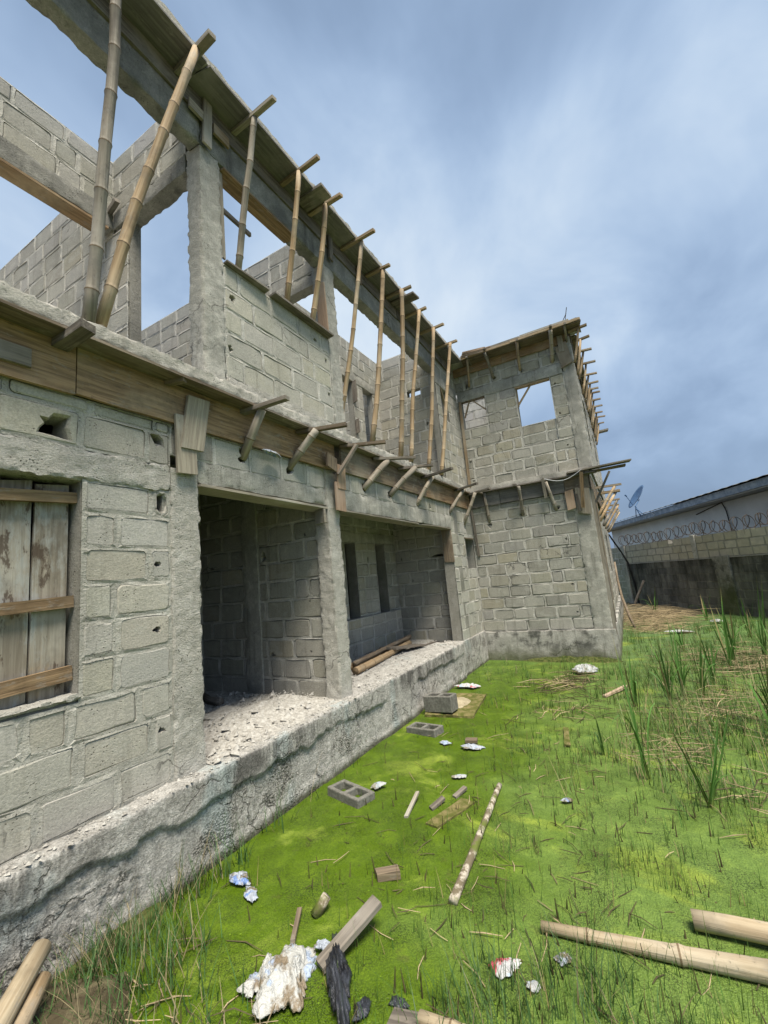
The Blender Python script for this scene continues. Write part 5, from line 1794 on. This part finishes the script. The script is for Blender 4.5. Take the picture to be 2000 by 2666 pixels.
single(pole('log', (4.24, 1.365, 0.025), (2.72, 1.26, 0.02), 0.023, 0.030, M['bark'], bamboo=False, bend=0.02, spacing=0.15), 'long mossy pole with flaking pale bark lying in the middle of the duckweed', 'pole')
single(pole('bamboo_log', (2.715, 0.735, 0.03), (2.86, -0.75, 0.06), 0.025, 0.056, M['log'], bamboo=True, bend=0.01, spacing=0.42, seg=14), 'long pale bamboo log lying in the right foreground, split at its left end', 'log', 'pale logs in the foreground')
single(pole('bamboo_log', (3.03, 0.0, 0.05), (3.02, -0.85, 0.09), 0.045, 0.048, M['log'], bamboo=False, bend=0.008, spacing=0.4, seg=14), 'thick pale log at the right edge lying just beyond the long one', 'log', 'pale logs in the foreground')
single(pole('bamboo_log', (1.965, 1.135, 0.04), (2.02, 0.55, 0.05), 0.036, 0.042, M['log'], bamboo=True, bend=0.008, spacing=0.4, seg=14), 'pale log cut off by the bottom edge of the view', 'log', 'pale logs in the foreground')
single(pole('bamboo_log', (1.262, 2.93, 0.30), (0.30, 2.02, 0.10), 0.047, 0.056, M['log'], bamboo=False, bend=0.008, spacing=0.3, seg=14), 'upper of two peeled logs leaning on the plinth at the lower left corner', 'log', 'peeled logs at the lower left')
single(pole('bamboo_log', (1.235, 2.84, 0.21), (0.36, 1.93, 0.08), 0.036, 0.045, M['bamboo'], bamboo=False, bend=0.008, spacing=0.3, seg=14), 'lower of two peeled logs leaning on the plinth at the lower left corner', 'log', 'peeled logs at the lower left')
single(timber('stick', (3.49, 1.97, 0.01), (3.81, 2.005, 0.06), 0.03, 0.02, M['patch']), 'short pale stick poking out of the duckweed near the nearest hollow block', 'stick')
single(timber('wood_scrap', (3.68, 1.825, 0.01), (3.84, 1.765, 0.035), 0.05, 0.02, M['grey_wood']), 'grey piece of lath floating left of the long mossy pole', 'board')
single(timber('wood_scrap', (3.93, 1.70, 0.01), (4.09, 1.645, 0.03), 0.045, 0.02, M['grey_wood']), 'grey piece of lath floating beside the upper end of the long mossy pole', 'board')
single(timber('wood_scrap', (2.75, 1.825, 0.025), (2.83, 1.69, 0.03), 0.07, 0.05, M['form_old'], wob=0.008), 'small brown chunk of wood floating below the middle of the pond', 'wood chunk')
single(timber('wood_scrap', (1.93, 1.27, 0.02), (1.95, 1.12, 0.03), 0.10, 0.03, M['grey_wood']), 'grey board end at the bottom edge next to the pale log', 'board')
single(timber('wooden_board', (2.02, 1.74, 0.03), (2.40, 1.60, 0.14), 0.08, 0.03, M['grey_wood']), 'grey board sticking up out of the litter beside the black plastic', 'board')
single(timber('stick', (2.07, 1.97, 0.05), (2.30, 2.12, 0.03), 0.03, 0.025, M['form_old'], wob=0.01), 'rotten brown stick poking out behind the dirty white sack', 'stick')
single(timber('wooden_board', (3.45, 1.72, 0.004), (3.92, 1.56, 0.006), 0.13, 0.012, M['mossy_wood'], wob=0.02), 'sunken reddish board just breaking the duckweed left of the long mossy pole', 'board')
single(timber('stick', (7.35, 0.62, 0.02), (7.85, 0.33, 0.05), 0.05, 0.03, M['pink'], wob=0.01), 'pale brown stick lying beside the grass heap in front of the wing', 'stick')
single(timber('stick', (5.9, 0.98, 0.015), (5.35, 0.90, 0.02), 0.06, 0.02, M['mossy_wood'], wob=0.02), 'weed covered strip of wood lying in the duckweed in mid pond', 'board')
single(pole('stick', (20.0, 0.12, 0.0), (20.1, -0.42, 1.05), 0.05, 0.04, M['grey_wood'], bamboo=False, bend=0.01), 'straight grey stake leaning in front of the corner of the boundary wall', 'stake')
mb = MB()
pts = [Vector(p) for p in [(14.4, 0.12, 0.0), (14.6, 0.22, 0.35), (15.0, 0.33, 0.85), (15.4, 0.37, 1.30), (15.7, 0.38, 1.9)]]
mb.tube(pts, [0.035, 0.04, 0.038, 0.034, 0.03], 8)
single(mb.build('bent_pole', M['form_old'], smooth=True), 'bent brown pole leaning against the far side wall of the wing', 'pole')
single(pole('stump', (2.33, 2.02, 0.0), (2.39, 1.97, 0.085), 0.035, 0.03, M['bark'], bamboo=False, spacing=0.04, bend=0.0), 'small rotten stump sticking out of the duckweed above the dirty white sack', 'stump')


def crumple(name, loc, size, rz, mat, lab, cat, amp=0.35, seed=0, sub=4, group=None, flat=0.5):
    """thin plastic lying in folds: a ragged sheet bunched into ridges that run mostly one way, closed underneath"""
    if max(size) < 0.2 and name == 'plastic_bag':
        size = (size[0] * 1.05, size[1] * 1.05, size[2] * 0.62)
    n = 34
    so = Vector((seed * 3.71, seed * 1.93, seed * 0.57))
    rid = lambda a, b_, f1, f2, o_: 1 - 2 * abs(noise.noise(Vector((a * f1, b_ * f2, o_)) + so))
    vs, fs = [], []
    for i in range(n + 1):
        for k in range(n + 1):
            u, v = 2 * i / n - 1, 2 * k / n - 1
            # square to disc, then a torn outline
            x = u * math.sqrt(max(0, 1 - v * v / 2)); y = v * math.sqrt(max(0, 1 - u * u / 2))
            r = math.hypot(x, y)
            an = math.atan2(y, x)
            rad = 1 + 0.55 * noise.noise(Vector((math.cos(an) * 1.3, math.sin(an) * 1.3, 3)) + so) + 0.10 * noise.noise(Vector((math.cos(an) * 4, math.sin(an) * 4, 8)) + so) + 0.22 * noise.noise(Vector((math.cos(an) * 8, math.sin(an) * 8, 2)) + so)
            dome = max(0.0, 1 - r ** 2.2)
            wx = x + 0.35 * noise.noise(Vector((x * 1.5, y * 1.5, 20)) + so)
            fold = 0.55 * rid(wx, y, 0.8, 2.6, 1.0) + 0.30 * rid(wx + y * 0.5, y - wx * 0.4, 1.5, 5.0, 5.0) + 0.12 * rid(wx, y, 7.0, 7.0, 9.0)
            z = dome ** 0.8 * (0.40 + amp * 1.5 * (fold - 0.1)) + 0.10 * fold * (1 - dome)
            sl = 0.10 * noise.noise(Vector((x * 2.4, y * 2.4, 30)) + so)
            vs.append((size[0] * (x * rad + sl), size[1] * (y * rad - sl), size[2] * max(z, -0.05) * 1.25))
    for i in range(n):
        for k in range(n):
            a_ = i * (n + 1) + k
            fs.append((a_, a_ + n + 1, a_ + n + 2, a_ + 1))
    o = mesh_obj(name, vs, fs, mat, smooth=True)
    md_ = o.modifiers.new('film', 'SOLIDIFY')
    md_.thickness = 0.002
    o.location = loc
    o.rotation_euler = (U(-.1, .1), U(-.1, .1), rz)
    return tag(o, lab, cat, group)


crumple('plastic_sack', (1.92, 1.87, 0.0), (0.215, 0.16, 0.10), 0.75, M['bag_white'], 'large dirty white plastic sack crumpled in the foreground', 'plastic sack', 0.38, 1)
crumple('plastic_bag', (1.80, 2.00, 0.02), (0.055, 0.06, 0.05), 0.2, M['bag_white'], 'small blue and white bag at the left end of the large dirty white sack', 'plastic bag', 0.4, 2)
crumple('plastic_bag', (1.90, 2.01, 0.02), (0.085, 0.035, 0.055), 0.7, M['bag_white'], 'folded white film between the small blue bag and the large white sack', 'plastic bag', 0.4, 12)
crumple('plastic_bag', (2.13, 1.80, 0.03), (0.03, 0.05, 0.05), 0.2, M['bag_blue'], 'light blue scrap of plastic squeezed between white sack and black bag', 'plastic bag', 0.4, 3)
crumple('black_bag', (1.99, 1.61, 0.03), (0.27, 0.075, 0.085), 0.72, M['black_plastic'], 'twisted black plastic bag beside the large white sack', 'plastic bag', 0.45, 4)
crumple('black_bag', (1.93, 1.42, 0.01), (0.06, 0.04, 0.025), 0.4, M['black_plastic'], 'small torn black plastic scrap right of the twisted black bag', 'plastic bag', 0.5, 5)
crumple('black_bag', (2.03, 1.28, 0.008), (0.03, 0.05, 0.015), 0.1, M['black_plastic'], 'small black plastic scrap furthest right at the bottom', 'plastic bag', 0.5, 6)
crumple('plastic_bag', (2.365, 2.72, 0.03), (0.045, 0.09, 0.045), 0.1, M['bag_blue'], 'blue and white bag half sunk near the plinth, upper part', 'plastic bag', 0.4, 7)
crumple('plastic_bag', (2.30, 2.545, 0.015), (0.035, 0.10, 0.035), -0.5, M['bag_blue'], 'grey blue tail of plastic trailing below the half sunk blue bag', 'plastic bag', 0.4, 8)
crumple('plastic_bag', (3.87, 2.47, 0.03), (0.05, 0.06, 0.045), 0.4, M['bag_clean'], 'clear plastic cup remains at the right end of the nearest hollow block', 'plastic cup', 0.4, 9)
crumple('plastic_bag', (5.08, 2.24, 0.02), (0.05, 0.06, 0.045), 0.4, M['bag_white'], 'small white crumpled wrapper right of the second hollow block', 'wrapper', 0.4, 10)
crumple('plastic_bag', (5.03, 1.89, 0.02), (0.06, 0.12, 0.06), 0.3, M['bag_blue'], 'light blue bag with a brown carton behind it in mid pond', 'plastic bag', 0.4, 11)
single(timber('carton', (5.19, 2.02, 0.03), (5.21, 1.88, 0.035), 0.10, 0.03, M['form_old']), 'brown piece of carton behind the light blue bag in mid pond', 'carton')
crumple('plastic_bag', (7.58, 2.74, 0.03), (0.12, 0.20, 0.055), 0.2, M['bag_red'], 'red and white printed bag lying on the water beyond the standing block', 'plastic bag', 0.4, 13)
crumple('plastic_bag', (8.85, 1.0, 0.05), (0.15, 0.21, 0.13), 0.1, M['bag_clean'], 'bulging white bag in front of the wing', 'plastic bag', 0.3, 14)
crumple('plastic_bag', (2.40, 0.88, 0.015), (0.045, 0.075, 0.03), 0.5, M['bag_red'], 'pink and white torn wrapper in the right foreground grass', 'wrapper', 0.4, 15)
crumple('plastic_bag', (2.352, 0.715, 0.015), (0.025, 0.03, 0.022), 0.5, M['bag_clean'], 'white corner of film right of the pink wrapper', 'wrapper', 0.4, 16)
crumple('plastic_bag', (2.565, 0.60, 0.015), (0.03, 0.04, 0.022), 0.5, M['bag_blue'], 'small bright blue scrap above the pink wrapper', 'wrapper', 0.4, 17)
crumple('plastic_bag', (4.15, 0.77, 0.02), (0.03, 0.05, 0.035), 0.5, M['bag_blue'], 'pale grey blue scrap between the mossy pole and the tallest reed', 'wrapper', 0.4, 18)
crumple('plastic_bag', (4.30, 1.78, 0.02), (0.04, 0.07, 0.03), 0.5, M['bag_clean'], 'white and black scrap left of the upper end of the mossy pole', 'wrapper', 0.4, 19)
crumple('plastic_bag', (15.0, -1.85, 0.06), (0.11, 0.13, 0.12), 0.5, M['bag_clean'], 'round white bag at the foot of the stained pier', 'plastic bag', 0.25, 20)
crumple('plastic_bag', (13.4, -0.85, 0.03), (0.16, 0.30, 0.05), 0.5, M['bag_clean'], 'flat white film in front of the far straw heap', 'plastic film', 0.4, 21)
crumple('plastic_bag', (9.6, -2.05, 0.04), (0.20, 0.25, 0.06), 0.5, M['bag_clean'], 'flat white sack lying on the straw at the right edge', 'plastic sack', 0.35, 22)
crumple('plastic_bag', (3.33, 3.10, 3.43), (0.12, 0.045, 0.055), 0.05, M['bag_blue'], 'blue and white wrapper jammed under the form board above the first opening', 'wrapper', 0.45, 23)

# rubble on the porch floor
def rubble():
    mb = MB()
    nx_, ny_ = 74, 76                                       # trodden cement dust in a low heap
    gv = []
    for i in range(nx_ + 1):
        for k in range(ny_ + 1):
            x, y = 2.5 + 1.83 * i / nx_, 3.09 + 1.9 * k / ny_
            hp = 0.085 * sm(0.62, 0.0, abs(y - 3.78)) * sm(2.5, 3.5, x) * sm(4.34, 4.1, x)
            ns = 0.022 * noise.noise(Vector((x * 6, y * 6, 2))) + 0.016 * noise.noise(Vector((x * 19, y * 19, 5))) + 0.010 * noise.noise(Vector((x * 45, y * 45, 9)))
            gv.append((x, y, 0.668 + hp + (ns + 0.006) * sm(3.05, 3.35, y)))
    mb.add(gv, [(i * (ny_ + 1) + k, (i + 1) * (ny_ + 1) + k, (i + 1) * (ny_ + 1) + k + 1, i * (ny_ + 1) + k + 1) for i in range(nx_) for k in range(ny_)])
    for _ in range(3600):
        x = U(2.5, 4.5)
        y = U(3.1, 5.2)
        if rnd() > 0.25 + 0.75 * sm(0.75, 0.2, abs(y - 3.75 - 0.25 * (x - 3.4))): continue
        if 4.33 < x and y > 3.1: continue
        r = abs(random.gauss(0.0, 0.008)) + 0.003 + (0.028 if rnd() < 0.03 else 0)
        heap = 0.10 * sm(0.6, 0.0, abs(y - 3.8)) * sm(2.5, 3.4, x)
        c = Vector((x, y, 0.675 + heap * rnd() + r * 0.4))
        vs = []
        for k in range(6):
            d = ((1, 0, 0), (-1, 0, 0), (0, 1, 0), (0, -1, 0), (0, 0, .8), (0, 0, -.8))[k]
            vs.append(c + Vector(d) * r * U(0.6, 1.3) + Vector((U(-1, 1), U(-1, 1), U(-1, 1))) * r * 0.3)
        mb.add(vs, [(0, 2, 4), (2, 1, 4), (1, 3, 4), (3, 0, 4), (2, 0, 5), (1, 2, 5), (3, 1, 5), (0, 3, 5)])
    for _ in range(520):
        x = U(4.8, 8.5)
        y = U(3.15, 4.5)
        r = abs(random.gauss(0.006, 0.008)) + 0.004
        c = Vector((x, y, 0.675 + r * 0.4))
        vs = [c + Vector(d) * r * U(0.6, 1.3) for d in ((1, 0, 0), (-1, 0, 0), (0, 1, 0), (0, -1, 0), (0, 0, .8), (0, 0, -.8))]
        mb.add(vs, [(0, 2, 4), (2, 1, 4), (1, 3, 4), (3, 0, 4), (2, 0, 5), (1, 2, 5), (3, 1, 5), (0, 3, 5)])
    for _ in range(900):                                   # crumbs along the lip
        x = U(1.1, 8.2)
        y = U(3.03, 3.2)
        r = abs(random.gauss(0.004, 0.005)) + 0.003
        c = Vector((x, y, 0.668 + r * 0.3))
        vs = [c + Vector(d) * r * U(0.6, 1.3) for d in ((1, 0, 0), (-1, 0, 0), (0, 1, 0), (0, -1, 0), (0, 0, .8), (0, 0, -.8))]
        mb.add(vs, [(0, 2, 4), (2, 1, 4), (1, 3, 4), (3, 0, 4), (2, 0, 5), (1, 2, 5), (3, 1, 5), (0, 3, 5)])
    tag(mb.build('rubble', M['rubble']), kind='stuff')


rubble()
single(pole('bamboo_log', (5.45, 3.70, 0.735), (7.9, 4.02, 0.735), 0.055, 0.05, M['bamboo'], bend=0.01, hollow=True), 'hollow bamboo pole lying on the porch floor, its open end to the front', 'pole', 'poles on the porch')
single(pole('bamboo_log', (5.6, 3.95, 0.735), (8.5, 4.33, 0.74), 0.05, 0.045, M['batten'], bamboo=False, bend=0.01), 'reddish pole lying on the porch floor along the back wall', 'pole', 'poles on the porch')
single(pole('bamboo_log', (5.7, 3.87, 0.79), (8.3, 4.20, 0.80), 0.04, 0.04, M['form_old'], bamboo=False, bend=0.01), 'brown pole lying on top between the two porch poles', 'pole', 'poles on the porch')
single(timber('wooden_board', (6.92, 3.96, 0.80), (7.75, 3.72, 0.72), 0.34, 0.03, M['grey_wood'], wob=0.01, taper=0.7), 'broad grey board lying across the poles on the porch', 'board')
single(timber('stick', (7.6, 3.75, 0.69), (8.25, 3.62, 0.69), 0.04, 0.025, M['grey_wood']), 'thin stick on the porch floor right of the broad board', 'stick')
single(pole('log', (3.95, 5.1, 0.72), (3.80, 4.60, 0.72), 0.05, 0.05, M['grey_wood'], bamboo=False), 'short round log lying in the dark room inside the first opening', 'log')
o = rough_box('broken_slab', 3.22, 3.66, 4.05, 4.32, 0.67, 0.74, M['rubble'], None, 0.08, 0.01, 0.006)
single(o, 'flat piece of broken slab on the floor inside the first opening', 'slab')

print('blocks', len(BLOCKS), 'objects', len(bpy.data.objects))
